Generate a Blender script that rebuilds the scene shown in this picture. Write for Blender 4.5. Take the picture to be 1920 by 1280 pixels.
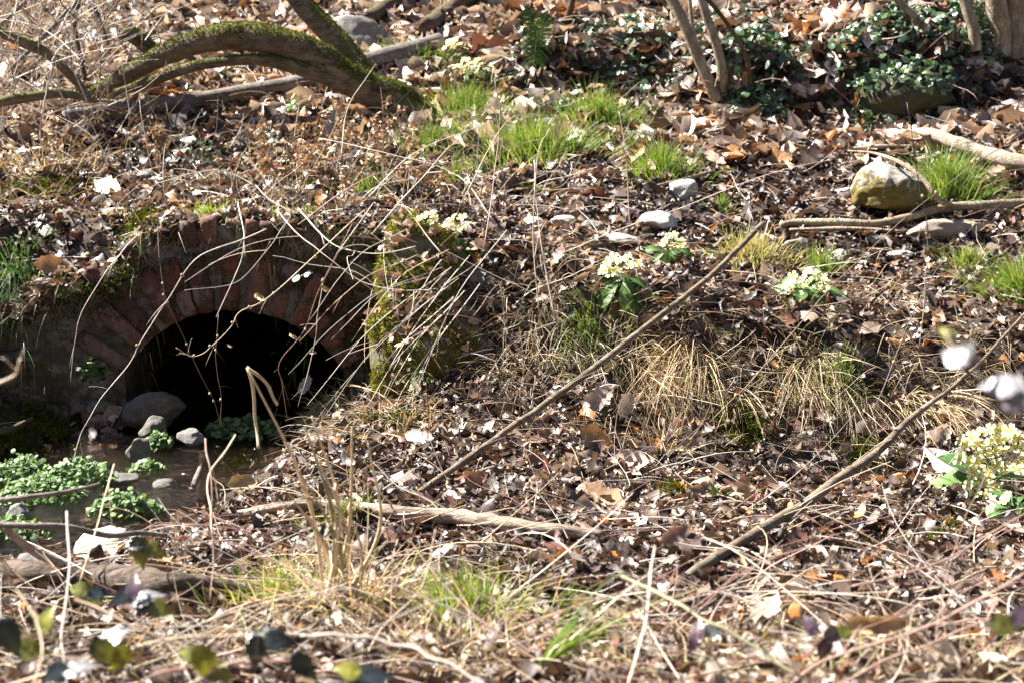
import bpy, bmesh, math, random
import numpy as np
from mathutils import Vector, Matrix, Euler

for o in list(bpy.data.objects):
    bpy.data.objects.remove(o, do_unlink=True)
scene = bpy.context.scene
COL = scene.collection
R = math.radians

# ------------------------------------------------------------------ camera, world, sun
PITCH = R(15.0)
FPX = 3200.0                                   # focal length in pixels of the 1920 px wide photograph (60 mm lens)
cam_d = bpy.data.cameras.new('camera')
cam_d.lens = 60.0
cam_d.sensor_width = 36.0
cam_d.clip_start = 0.05
cam_d.clip_end = 300.0
cam_d.dof.use_dof = True
cam_d.dof.focus_distance = 6.75
cam_d.dof.aperture_fstop = 3.4
cam = bpy.data.objects.new('camera', cam_d)
cam.location = (0, 0, 0)
cam.rotation_euler = (R(90) - PITCH, 0, 0)
COL.objects.link(cam)
scene.camera = cam

SUN_FROM = Vector((-0.60, 0.30, 0.71)).normalized()
world = bpy.data.worlds.new('World')
scene.world = world
world.use_nodes = True
wn = world.node_tree.nodes
wl = world.node_tree.links
wn.clear()
wo = wn.new('ShaderNodeOutputWorld')
wb = wn.new('ShaderNodeBackground')
ws = wn.new('ShaderNodeTexSky')
ws.sky_type = 'NISHITA'
ws.sun_disc = False
ws.sun_elevation = math.asin(SUN_FROM.z)
ws.sun_rotation = math.atan2(SUN_FROM.x, SUN_FROM.y)
ws.air_density = 0.7; ws.dust_density = 0.4; ws.altitude = 600
wb.inputs['Strength'].default_value = 0.05
wl.new(ws.outputs[0], wb.inputs['Color'])
wl.new(wb.outputs[0], wo.inputs['Surface'])

sd = bpy.data.lights.new('sun', 'SUN')
sd.energy = 5.0
sd.angle = R(0.5)
sd.color = (1.0, 0.955, 0.89)
so = bpy.data.objects.new('sun', sd)
so.rotation_euler = (-SUN_FROM).to_track_quat('-Z', 'Y').to_euler()
so.location = (-6, 4, 8)
COL.objects.link(so)

scene.view_settings.view_transform = 'Standard'
scene.view_settings.look = 'None'
scene.view_settings.exposure = 2.28
scene.view_settings.gamma = 1.0
scene.view_settings.use_curve_mapping = False

rng = np.random.default_rng(7)
random.seed(7)

# ------------------------------------------------------------------ noise
def _hash(ix, iy, iz, seed):
    h = (ix * 374761393 + iy * 668265263 + iz * 2147483647 + seed * 1274126177) & 0x7fffffff
    h = ((h ^ (h >> 13)) * 1274126177) & 0x7fffffff
    h = ((h ^ (h >> 16)) * 668265263) & 0x7fffffff
    return ((h ^ (h >> 15)) & 0xffff) / 32767.5 - 1.0

def noise3(p, freq=1.0, seed=0):
    p = np.asarray(p, float) * freq
    i = np.floor(p).astype(np.int64)
    f = p - i
    f = f * f * (3 - 2 * f)
    r = 0
    for dx in (0, 1):
        for dy in (0, 1):
            for dz in (0, 1):
                w = (f[..., 0] if dx else 1 - f[..., 0]) * (f[..., 1] if dy else 1 - f[..., 1]) * (f[..., 2] if dz else 1 - f[..., 2])
                r = r + w * _hash(i[..., 0] + dx, i[..., 1] + dy, i[..., 2] + dz, seed)
    return r

def noise2(x, y, freq=1.0, seed=0):
    return noise3(np.stack([x, y, np.zeros_like(x) + 0.37], -1), freq, seed)

# ------------------------------------------------------------------ terrain: profiles across the ditch
def zz(py, Y):
    return -Y * math.tan(PITCH + math.atan((py - 640) / FPX))

# nodes: far behind (unseen hillside, raised to block sky light), near, frame bottom, near bank, bank lip or stream edge, stream far side, foot, top, shoulder, terrace, terrace back, slope, far slope
def prof(n3, n2, s1, s2, foot, top, sh, ter, tb, sl):
    return [(-13.0, 13.0), (-1.5, -1.3), (2.0, -1.5), n3, n2, s1, s2, foot, top, sh, ter, tb, sl, (17.0, sl[1] + 0.52 * (17 - sl[0]))]
def q(py, Y):
    return (Y, zz(py, Y))
PROF = [
    (-15.0, prof(q(1280, 3.5), q(1150, 4.5), (5.3, -2.1), (5.7, -2.0), (5.9, -1.7), (6.2, -1.3), (6.9, -1.1), q(320, 7.9), q(215, 9.0), q(10, 10.3))),  # this and next column: unseen bank brought forward to shade the stream
    (-3.0, prof(q(1280, 3.5), q(1150, 4.5), (5.45, -2.2), (5.85, -2.15), (6.05, -1.9), (6.3, -1.35), (6.9, -1.2), q(320, 7.9), q(215, 9.0), q(10, 10.3))),
    (-2.1, prof(q(1280, 3.5), q(1140, 4.5), (5.5, -2.23), (6.25, -2.22), (6.82, -2.1), (6.95, zz(590, 6.95)), q(430, 7.2), q(325, 7.9), q(215, 9.0), q(10, 10.3))),
    (-1.75, prof(q(1280, 3.5), q(1140, 4.5), (5.5, -2.24), (6.35, -2.26), (6.86, -2.2), (6.97, zz(530, 6.97)), q(420, 7.2), q(330, 7.9), q(215, 9.0), q(10, 10.3))),
    (-1.45, prof(q(1280, 3.5), q(1135, 4.5), (5.5, -2.22), (6.4, -2.28), (6.88, -2.25), (6.98, zz(445, 6.98)), q(408, 7.2), q(330, 7.9), q(215, 9.0), q(10, 10.3))),
    (-1.18, prof(q(1280, 3.5), q(1130, 4.5), (5.55, -2.17), (6.4, -2.28), (6.88, -2.25), (6.98, zz(425, 6.98)), q(402, 7.2), q(335, 7.9), q(212, 9.0), q(8, 10.3))),
    (-0.95, prof(q(1280, 3.5), q(1130, 4.4), (5.5, -2.10), (6.25, -2.19), (6.88, -2.24), (6.98, zz(425, 6.98)), q(402, 7.2), q(335, 7.9), q(210, 9.0), q(5, 10.3))),
    (-0.72, prof(q(1280, 3.5), q(1130, 4.4), (5.4, -2.04), (6.25, -2.06), (6.88, -2.10), (6.98, zz(428, 6.98)), q(402, 7.2), q(340, 7.9), q(208, 9.0), q(3, 10.3))),
    (-0.50, prof(q(1280, 3.5), q(1130, 4.4), (5.4, -2.04), (6.15, -2.0), (6.86, -1.98), (6.98, zz(435, 6.98)), q(405, 7.2), q(340, 7.9), q(205, 9.0), q(0, 10.3))),
    (-0.22, prof(q(1280, 3.5), q(1130, 4.4), (5.4, -2.03), (6.1, -1.99), (6.55, -1.83), (6.93, zz(455, 6.93)), q(412, 7.3), q(345, 7.9), q(200, 9.1), q(0, 10.3))),
    (0.15, prof(q(1280, 3.5), q(1130, 4.4), (5.4, -2.04), (6.1, -1.99), q(672, 6.55), (6.88, zz(482, 6.88)), q(425, 7.3), q(350, 7.9), q(200, 9.1), q(0, 10.3))),
    (0.6, prof(q(1280, 3.5), q(1125, 4.4), (5.4, -2.06), q(870, 6.15), q(720, 6.5), q(545, 6.76), q(450, 7.3), q(360, 7.9), q(210, 9.1), q(0, 10.3))),
    (1.05, prof(q(1280, 3.5), q(1120, 4.4), (5.4, -2.06), q(893, 6.12), q(745, 6.48), q(600, 6.68), q(470, 7.3), q(365, 7.9), q(225, 9.0), q(0, 10.2))),
    (1.6, prof(q(1280, 3.5), q(1110, 4.4), (5.4, -2.05), q(893, 6.1), q(750, 6.45), q(612, 6.65), q(480, 7.3), q(370, 7.9), q(235, 9.0), q(0, 10.1))),
    (2.2, prof(q(1280, 3.5), q(1100, 4.4), (5.4, -2.02), q(890, 6.05), q(760, 6.4), q(622, 6.62), q(480, 7.3), q(370, 7.9), q(210, 9.0), q(-30, 10.0))),
    (3.2, prof(q(1280, 3.5), q(1100, 4.4), (5.4, -2.0), (5.85, -2.0), (6.15, -1.85), (6.70, zz(620, 6.70)), q(480, 7.3), q(370, 7.9), q(190, 9.0), q(-50, 10.0))),
    (15.0, prof(q(1280, 3.5), q(1100, 4.4), (5.4, -2.0), (5.85, -2.0), (6.15, -1.85), (6.70, zz(620, 6.70)), q(480, 7.3), q(370, 7.9), q(190, 9.0), q(-50, 10.0))),
]
PX = np.array([p[0] for p in PROF])
PY = np.array([[n[0] for n in p[1]] for p in PROF])
PZ = np.array([[n[1] for n in p[1]] for p in PROF])
NN = PY.shape[1]
I_FOOT, I_TOP = 7, 8
WALL_X0, WALL_X1 = -2.16, -0.40                # the culvert head wall stands between these

def nodes_at(x):
    x = np.atleast_1d(np.asarray(x, float))
    k = np.clip(np.searchsorted(PX, x) - 1, 0, len(PX) - 2)
    f = np.clip((x - PX[k]) / (PX[k + 1] - PX[k]), 0, 1)
    f = f * f * (3 - 2 * f)
    f = f[:, None]
    return PY[k] * (1 - f) + PY[k + 1] * f, PZ[k] * (1 - f) + PZ[k + 1] * f

def bumps(x, y):
    r = 0.035 * noise2(x, y, 1.7, 1) + 0.030 * noise2(x, y, 4.3, 2) + 0.016 * noise2(x, y, 11.0, 3)
    for mx, my, mh, rx, back in MOUNDS:
        t = (y - my) / 0.16
        r = r + mh * np.exp(-((x - mx) / rx) ** 4) * np.clip(t, 0, 1) ** 2 * (3 - 2 * np.clip(t, 0, 1)) * np.exp(-np.maximum(0, (y - my - 0.16) / back) ** 2)
    return r
# low banks on the upper slope: x, front y, height, half width, run-out behind
MOUNDS = [(2.05, 9.02, 0.27, 0.52, 0.9), (1.24, 9.06, 0.20, 0.27, 0.7), (0.42, 9.35, 0.14, 0.45, 0.7)]

def height(x, y):
    x = np.atleast_1d(np.asarray(x, float)); y = np.atleast_1d(np.asarray(y, float))
    ny, nz = nodes_at(x)
    k = np.clip((y[:, None] > ny).sum(1) - 1, 0, NN - 2)
    a = np.arange(len(x))
    f = np.clip((y - ny[a, k]) / (ny[a, k + 1] - ny[a, k]), 0, 1)
    z = nz[a, k] * (1 - f) + nz[a, k + 1] * f
    return z + bumps(x, y)

def normal(x, y, e=0.03):
    dx = (height(x + e, y) - height(x - e, y)) / (2 * e)
    dy = (height(x, y + e) - height(x, y - e)) / (2 * e)
    n = np.stack([-dx, -dy, np.ones_like(dx)], -1)
    return n / np.linalg.norm(n, axis=1, keepdims=True)

CP, SP = math.cos(PITCH), math.sin(PITCH)
def ray(px, py):
    a = (px - 960) / FPX; b = (640 - py) / FPX
    return np.array([a, CP + b * SP, -SP + b * CP])
def at(px, py, Y):
    d = ray(px, py)
    return d * (Y / d[1])
def ground(px, py, lift=0.0):
    d = ray(px, py)
    ys = np.linspace(2.2, 15.0, 1200)
    p = d[None, :] * (ys / d[1])[:, None]
    h = height(p[:, 0], p[:, 1])
    h = h + max(lift, 0.0)
    k = np.argmax(p[:, 2] <= h)
    if p[k, 2] > h[k]:
        k = len(ys) - 1
    r = p[k].copy(); r[2] = h[k] + min(lift, 0.0)
    return r
def hz(x, y):
    return float(height(x, y)[0])

# ------------------------------------------------------------------ mesh building
class B:
    def __init__(self):
        self.v = []; self.f = []; self.c = []; self.n = 0
    def add(self, V, F, col=None):
        V = np.asarray(V, float).reshape(-1, 3)
        for a in (F if isinstance(F, (list, tuple)) and len(F) and isinstance(F[0], np.ndarray) and F[0].ndim == 2 else [F]):
            a = np.asarray(a, np.int64)
            if a.size:
                self.f.append(a + self.n)
        if col is None:
            col = np.ones((len(V), 3)) * 0.5
        col = np.asarray(col, float)
        if col.ndim == 1:
            col = np.tile(col, (len(V), 1))
        self.c.append(col)
        self.v.append(V); self.n += len(V)
    def arrays(self):
        return np.concatenate(self.v), self.f, np.concatenate(self.c)

def make_mesh(name, b, mat, origin=(0, 0, 0), smooth=True):
    V, F, C = b.arrays()
    V = V - np.asarray(origin, float)
    me = bpy.data.meshes.new(name)
    me.vertices.add(len(V))
    me.vertices.foreach_set('co', V.astype(np.float32).ravel())
    loops = np.concatenate([a.ravel() for a in F]).astype(np.int32)
    sizes = np.concatenate([np.full(len(a), a.shape[1]) for a in F])
    starts = np.concatenate([[0], np.cumsum(sizes)[:-1]]).astype(np.int32)
    me.loops.add(len(loops)); me.loops.foreach_set('vertex_index', loops)
    me.polygons.add(len(sizes)); me.polygons.foreach_set('loop_start', starts)
    me.polygons.foreach_set('use_smooth', np.full(len(sizes), smooth))
    at_ = me.attributes.new('col', 'FLOAT_COLOR', 'POINT')
    at_.data.foreach_set('color', np.concatenate([C, np.ones((len(C), 1))], 1).astype(np.float32).ravel())
    me.update(calc_edges=True)
    if mat:
        me.materials.append(mat)
    return me

def obj(name, b, mat, parent=None, origin=None, smooth=True, kind=None, label=None):
    """one mesh object; verts are given in world space"""
    if parent is not None:
        o0 = np.array(parent['_o'])
        me = make_mesh(name, b, mat, o0, smooth)
        o = bpy.data.objects.new(name, me); COL.objects.link(o); o.parent = parent
        o['_o'] = [float(x) for x in o0]
    else:
        V = np.concatenate(b.v)
        if origin is None:
            origin = np.array([V[:, 0].mean(), V[:, 1].mean(), V[:, 2].min()])
        me = make_mesh(name, b, mat, origin, smooth)
        o = bpy.data.objects.new(name, me); COL.objects.link(o)
        o.location = [float(x) for x in origin]
        o['_o'] = [float(x) for x in origin]
    if kind: o['kind'] = kind
    if label: o['label'] = label
    return o

def tag(o, label, cat, group=None):
    o['label'] = label; o['category'] = cat
    if group: o['group'] = group
    return o

def thing(name, label, cat, loc, group=None):
    o = bpy.data.objects.new(name, None); COL.objects.link(o)
    o.empty_display_size = 0.05
    o.location = [float(x) for x in loc]
    o['_o'] = [float(x) for x in loc]
    return tag(o, label, cat, group)

def place(name, me, parent, loc, rot, scale=1.0):
    """an object sharing a mesh, under a thing; loc in world space"""
    o = bpy.data.objects.new(name, me); COL.objects.link(o)
    o.parent = parent
    o.location = [float(a - b_) for a, b_ in zip(loc, parent['_o'])]
    o.rotation_mode = 'QUATERNION'
    o.rotation_quaternion = rot
    o.scale = (scale,) * 3 if np.isscalar(scale) else scale
    return o

def norm(v):
    v = np.asarray(v, float)
    return v / np.maximum(np.linalg.norm(v, axis=-1, keepdims=True), 1e-9)

def smooth_path(pts, k=6):
    pts = np.asarray(pts, float)
    if len(pts) < 3:
        t = np.linspace(0, 1, max(k, 3))[:, None]
        return pts[0] * (1 - t) + pts[-1] * t
    P = np.vstack([2 * pts[0] - pts[1], pts, 2 * pts[-1] - pts[-2]])
    out = []
    for i in range(1, len(P) - 2):
        t = np.linspace(0, 1, k, endpoint=False)[:, None]
        p0, p1, p2, p3 = P[i - 1], P[i], P[i + 1], P[i + 2]
        out.append(0.5 * (2 * p1 + (p2 - p0) * t + (2 * p0 - 5 * p1 + 4 * p2 - p3) * t ** 2 + (3 * p1 - p0 - 3 * p2 + p3) * t ** 3))
    out.append(pts[-1:])
    return np.vstack(out)

def tube(path, r, n=6, cap=True, rough=0.0, seed=0, freq=20):
    path = np.asarray(path, float); K = len(path)
    r = np.interp(np.linspace(0, 1, K), np.linspace(0, 1, len(np.atleast_1d(r))), np.atleast_1d(r))
    T = norm(np.gradient(path, axis=0))
    ref = np.array([0.31, 0.2, 0.93]) if abs(T[:, 2]).mean() < 0.8 else np.array([0.9, 0.3, 0.1])
    A = norm(np.cross(T, ref)); Bv = np.cross(T, A)
    a = np.linspace(0, 2 * np.pi, n, endpoint=False)
    dirs = A[:, None, :] * np.cos(a)[None, :, None] + Bv[:, None, :] * np.sin(a)[None, :, None]
    V = path[:, None, :] + dirs * r[:, None, None]
    if rough:
        d = noise3(V, freq, seed) * 0.6 + noise3(V, freq * 2.7, seed + 3) * 0.4
        V = V + dirs * (d * rough)[..., None] * r[:, None, None]
    i = np.arange(K - 1)[:, None] * n; j = np.arange(n)[None, :]; j2 = (j + 1) % n
    F = np.stack([i + j, i + j2, i + n + j2, i + n + j], -1).reshape(-1, 4)
    V = V.reshape(-1, 3)
    Fs = [F]
    if cap:
        V = np.vstack([V, path[0], path[-1]])
        c0, c1 = K * n, K * n + 1
        Fs.append(np.stack([np.full(n, c0), (np.arange(n) + 1) % n, np.arange(n)], -1))
        Fs.append(np.stack([np.full(n, c1), (K - 1) * n + np.arange(n), (K - 1) * n + (np.arange(n) + 1) % n], -1))
    return V, Fs

def blades(b, root, dirv, L, w, col, droop=0.3, S=4, side=None, curl=0.0, tipcol=None):
    """many ribbon blades at once"""
    root = np.asarray(root, float); N = len(root)
    if N == 0: return
    dirv = norm(dirv); L = np.broadcast_to(L, (N,)).astype(float); w = np.broadcast_to(w, (N,)).astype(float)
    droop = np.broadcast_to(droop, (N,)).astype(float)
    s = np.linspace(0, 1, S)
    if side is None:
        side = rng.normal(size=(N, 3))
    side = norm(np.cross(dirv, side))
    cu = rng.normal(size=(N,)) * curl
    P = root[:, None, :] + dirv[:, None, :] * (L[:, None] * s[None])[..., None]
    P[..., 2] -= (droop * L)[:, None] * s[None] ** 2
    P += side[:, None, :] * ((cu * L)[:, None] * s[None] ** 2)[..., None]
    ww = w[:, None] * (1 - 0.85 * s[None] ** 1.6) * 0.5
    V = np.stack([P - side[:, None] * ww[..., None], P + side[:, None] * ww[..., None]], 2)
    base = np.arange(N)[:, None] * (2 * S) + np.arange(S - 1)[None] * 2
    F = np.stack([base, base + 1, base + 3, base + 2], -1).reshape(-1, 4)
    col = np.asarray(col, float)
    if col.ndim == 1: col = np.tile(col, (N, 1))
    if tipcol is None:
        c = np.repeat(col, 2 * S, axis=0)
    else:
        tc = np.asarray(tipcol, float)
        if tc.ndim == 1: tc = np.tile(tc, (N, 1))
        c = (col[:, None, :] * (1 - s)[None, :, None] + tc[:, None, :] * s[None, :, None])
        c = np.repeat(c, 2, axis=1).reshape(-1, 3)
    b.add(V, F, c)

def leaf_verts(N, L, ratio, k_cross, k_len, twist, S=7, shape='oak', crumple=0.06):
    """(N, S*3, 3) curled leaves lying along +y with their stalk end at the middle of the leaf's length"""
    t = np.linspace(0, 1, S)
    if shape == 'oak':
        base = np.sin(np.pi * t ** 0.72) ** 0.75 * (1 + 0.24 * np.cos(np.arange(S) * np.pi)) * np.where(t > 0.8, 0.9, 1)
    elif shape == 'chestnut':
        base = np.sin(np.pi * t ** 0.9) ** 0.8 * (1 + 0.07 * np.cos(np.arange(S) * np.pi))
    else:
        base = np.sin(np.pi * t) ** 0.7
    base[0] = 0.05; base[-1] = 0.05
    u = np.array([-1.0, 0.0, 1.0])
    hw = 0.5 * ratio[:, None] * L[:, None] * base[None] * (1 + 0.18 * rng.normal(size=(N, S)))
    a = u[None, None, :] * hw[..., None]                       # arc length across
    kc = (k_cross / (0.5 * ratio * L))[:, None, None]
    kc = np.where(np.abs(kc) < 1e-3, 1e-3, kc)
    x = np.sin(a * kc) / kc
    z = (1 - np.cos(a * kc)) / kc
    kl = (k_len / L)[:, None, None]
    kl = np.where(np.abs(kl) < 1e-3, 1e-3, kl)
    s = ((t - 0.5)[None, :] * L[:, None])[..., None] + 0.10 * rng.normal(size=(N, S, 3)) * (L[:, None, None] / S)
    y = (1 / kl - z) * np.sin(s * kl)
    z2 = 1 / kl - (1 / kl - z) * np.cos(s * kl)
    tw = twist[:, None, None] * (t - 0.5)[None, :, None]
    X = x * np.cos(tw) - (z2) * np.sin(tw) * 0.6
    Z = x * np.sin(tw) * 0.9 + z2
    V = np.stack([X, y, Z], -1)
    V += rng.normal(size=V.shape) * (crumple * L * ratio)[:, None, None, None] * np.array([0.4, 0.4, 1.0])
    return V.reshape(N, S * 3, 3)

def leaf_faces(S):
    i = np.arange(S - 1)[:, None] * 3 + np.arange(2)[None]
    return np.stack([i, i + 1, i + 4, i + 3], -1).reshape(-1, 4)

def frames(n, yaw):
    """rotation matrices with +z along n and +y turned by yaw"""
    ref = np.stack([np.cos(yaw), np.sin(yaw), np.zeros_like(yaw)], -1)
    x = norm(np.cross(ref, n)); y = np.cross(n, x)
    return np.stack([x, y, n], -1)

def leaf_batch(P, n, L, ratio, kc, kl, tw, col, S=7, shape='oak', crumple=0.06):
    N = len(P)
    V = leaf_verts(N, L, ratio, kc, kl, tw, S, shape, crumple)
    M = frames(n, rng.uniform(0, 2 * np.pi, N))
    V = np.einsum('nij,nvj->nvi', M, V) + P[:, None, :]
    F = leaf_faces(S)
    FF = (F[None] + (np.arange(N) * S * 3)[:, None, None]).reshape(-1, 4)
    C = np.repeat(col, S * 3, axis=0) * (1 + 0.12 * rng.normal(size=(N * S * 3, 1)))
    return V.reshape(-1, 3), FF, np.clip(C, 0.01, 0.9)

_ico = {}
def ico(sub):
    if sub not in _ico:
        bm = bmesh.new(); bmesh.ops.create_icosphere(bm, subdivisions=sub, radius=1.0)
        V = np.array([v.co[:] for v in bm.verts]); F = np.array([[v.index for v in f.verts] for f in bm.faces]); bm.free()
        _ico[sub] = (V, F)
    return _ico[sub]

def rock_verts(size, seed, sub=4, cuts=9, rough=0.05, rot=0.0, tilt=(0, 0)):
    V, F = ico(sub); V = V.copy()
    r = np.random.default_rng(seed)
    for _ in range(cuts):
        n = norm(r.normal(size=3)); d = r.uniform(0.55, 0.85)
        e = np.maximum(0, V @ n - d)
        V -= e[:, None] * n * 0.92
    V *= (1 + 0.10 * noise3(V, 1.6, seed) + rough * noise3(V, 4.5, seed + 1) + rough * 0.5 * noise3(V, 11, seed + 2))[:, None]
    V = V * np.asarray(size) / 2
    M = np.array(Euler((tilt[0], tilt[1], rot)).to_matrix())
    return V @ M.T, F

# ------------------------------------------------------------------ materials
def mat(name):
    m = bpy.data.materials.new(name); m.use_nodes = True
    nt = m.node_tree; nt.nodes.clear()
    out = nt.nodes.new('ShaderNodeOutputMaterial')
    return m, nt, out
def nd(nt, t, **kw):
    n = nt.nodes.new(t)
    for k, v in kw.items():
        setattr(n, k, v)
    return n
def noise_node(nt, scale, detail=4, rough=0.6, coord=None, vec='Object'):
    n = nd(nt, 'ShaderNodeTexNoise'); n.inputs['Scale'].default_value = scale
    n.inputs['Detail'].default_value = detail; n.inputs['Roughness'].default_value = rough
    if coord is None:
        coord = nd(nt, 'ShaderNodeNewGeometry').outputs['Position'] if vec == 'World' else nd(nt, 'ShaderNodeTexCoord').outputs[vec]
    nt.links.new(coord, n.inputs['Vector'])
    return n
def ramp(nt, fac, stops):
    r = nd(nt, 'ShaderNodeValToRGB')
    e = r.color_ramp.elements
    while len(e) < len(stops): e.new(0.5)
    for i, (p, c) in enumerate(stops):
        e[i].position = p; e[i].color = (*c, 1) if len(c) == 3 else c
    nt.links.new(fac, r.inputs[0])
    return r.outputs['Color']
def mixc(nt, fac, a, b, mode='MIX'):
    m = nd(nt, 'ShaderNodeMix', data_type='RGBA', blend_type=mode)
    if isinstance(fac, (int, float)): m.inputs['Factor'].default_value = fac
    else: nt.links.new(fac, m.inputs['Factor'])
    for s, v in ((m.inputs['A'], a), (m.inputs['B'], b)):
        if isinstance(v, tuple): s.default_value = (*v, 1)
        else: nt.links.new(v, s)
    # the RGBA sockets are the ones used when data_type is RGBA
    return m.outputs['Result']
def mixrgb(nt, fac, a, b, mode='MIX'):
    m = nd(nt, 'ShaderNodeMixRGB', blend_type=mode)
    if isinstance(fac, (int, float)): m.inputs[0].default_value = fac
    else: nt.links.new(fac, m.inputs[0])
    for s, v in ((m.inputs[1], a), (m.inputs[2], b)):
        if isinstance(v, tuple): s.default_value = (*v, 1)
        else: nt.links.new(v, s)
    return m.outputs[0]
def math_(nt, op, a, b=None):
    m = nd(nt, 'ShaderNodeMath', operation=op)
    for s, v in zip(m.inputs, (a, b)):
        if v is None: continue
        if isinstance(v, (int, float)): s.default_value = v
        else: nt.links.new(v, s)
    return m.outputs[0]
def bump(nt, h, strength=0.5, dist=0.01):
    b = nd(nt, 'ShaderNodeBump'); b.inputs['Strength'].default_value = strength; b.inputs['Distance'].default_value = dist
    nt.links.new(h, b.inputs['Height'])
    return b.outputs['Normal']
def principled(nt, out, color, rough=0.7, spec=0.3, normal=None, link=True):
    p = nd(nt, 'ShaderNodeBsdfPrincipled')
    if isinstance(color, tuple): p.inputs['Base Color'].default_value = (*color, 1)
    else: nt.links.new(color, p.inputs['Base Color'])
    if isinstance(rough, (int, float)): p.inputs['Roughness'].default_value = rough
    else: nt.links.new(rough, p.inputs['Roughness'])
    p.inputs['Specular IOR Level'].default_value = spec
    if normal is not None: nt.links.new(normal, p.inputs['Normal'])
    if link: nt.links.new(p.outputs[0], out.inputs['Surface'])
    return p

def thin_material(name, trans=0.35, rough=0.5, spec=0.3, tcol=(1.0, 0.9, 0.6), vary=0.5, use_random=None, fine=90, vein=0.0):
    """leaf, petal or blade: the mesh's own 'col' attribute with mottling, part of the light passing through"""
    m, nt, out = mat(name)
    a = nd(nt, 'ShaderNodeAttribute', attribute_name='col').outputs['Color']
    n = noise_node(nt, fine, 3, 0.65, vec='World')
    c = mixrgb(nt, vary, a, ramp(nt, n.outputs[0], [(0.25, (0.35, 0.33, 0.30)), (0.55, (1, 1, 1)), (0.8, (1.35, 1.3, 1.25))]), 'MULTIPLY')
    if use_random:
        oi = nd(nt, 'ShaderNodeObjectInfo')
        c = mixrgb(nt, 1.0, c, ramp(nt, oi.outputs['Random'], use_random), 'MULTIPLY')
    p = principled(nt, out, c, rough, spec, bump(nt, n.outputs[0], 0.35, 0.004), link=False)
    t = nd(nt, 'ShaderNodeBsdfTranslucent')
    nt.links.new(mixrgb(nt, 1.0, c, tcol, 'MULTIPLY'), t.inputs['Color'])
    mx = nd(nt, 'ShaderNodeMixShader'); mx.inputs[0].default_value = trans
    nt.links.new(p.outputs[0], mx.inputs[1]); nt.links.new(t.outputs[0], mx.inputs[2])
    nt.links.new(mx.outputs[0], out.inputs['Surface'])
    return m

M = {}
M['dead'] = thin_material('dead_leaf', 0.22, 0.48, 0.5, (1.0, 0.80, 0.58), 0.55)
M['straw'] = thin_material('dry_grass', 0.38, 0.5, 0.35, (1.0, 0.85, 0.55), 0.35, fine=40)
M['grass'] = thin_material('green_grass', 0.40, 0.45, 0.4, (0.95, 1.0, 0.35), 0.3, fine=40)
M['ivy'] = thin_material('ivy_leaf', 0.18, 0.34, 0.6, (0.8, 1.0, 0.3), 0.35, [(0, (0.6, 0.7, 0.6)), (0.6, (1, 1, 1)), (0.9, (1.4, 1.35, 0.9)), (1, (2.3, 2.0, 0.8))])
M['bramble'] = thin_material('bramble_leaf', 0.24, 0.30, 0.6, (1.0, 0.95, 0.3), 0.45, fine=60)
M['green'] = thin_material('herb_leaf', 0.36, 0.5, 0.35, (0.95, 1.0, 0.35), 0.3, [(0, (0.8, 0.85, 0.8)), (1, (1.25, 1.2, 1.1))])
M['petal'] = thin_material('petal', 0.52, 0.5, 0.2, (1.0, 1.0, 0.7), 0.08)
M['moss'] = thin_material('moss', 0.25, 0.8, 0.1, (0.9, 1.0, 0.3), 0.5, fine=30)

def soil_material():
    m, nt, out = mat('soil')
    n1 = noise_node(nt, 3, 6, 0.7, vec='World'); n2 = noise_node(nt, 60, 5, 0.7, vec='World')
    c = ramp(nt, n1.outputs[0], [(0.3, (0.030, 0.020, 0.014)), (0.5, (0.060, 0.042, 0.030)), (0.7, (0.105, 0.078, 0.058))])
    c = mixrgb(nt, 0.7, c, ramp(nt, n2.outputs[0], [(0.3, (0.35, 0.33, 0.3)), (0.6, (1.1, 1.05, 1)), (0.8, (1.7, 1.6, 1.5))]), 'MULTIPLY')
    principled(nt, out, c, 0.8, 0.25, bump(nt, n2.outputs[0], 1.0, 0.02))
    return m
M['soil'] = soil_material()

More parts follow.
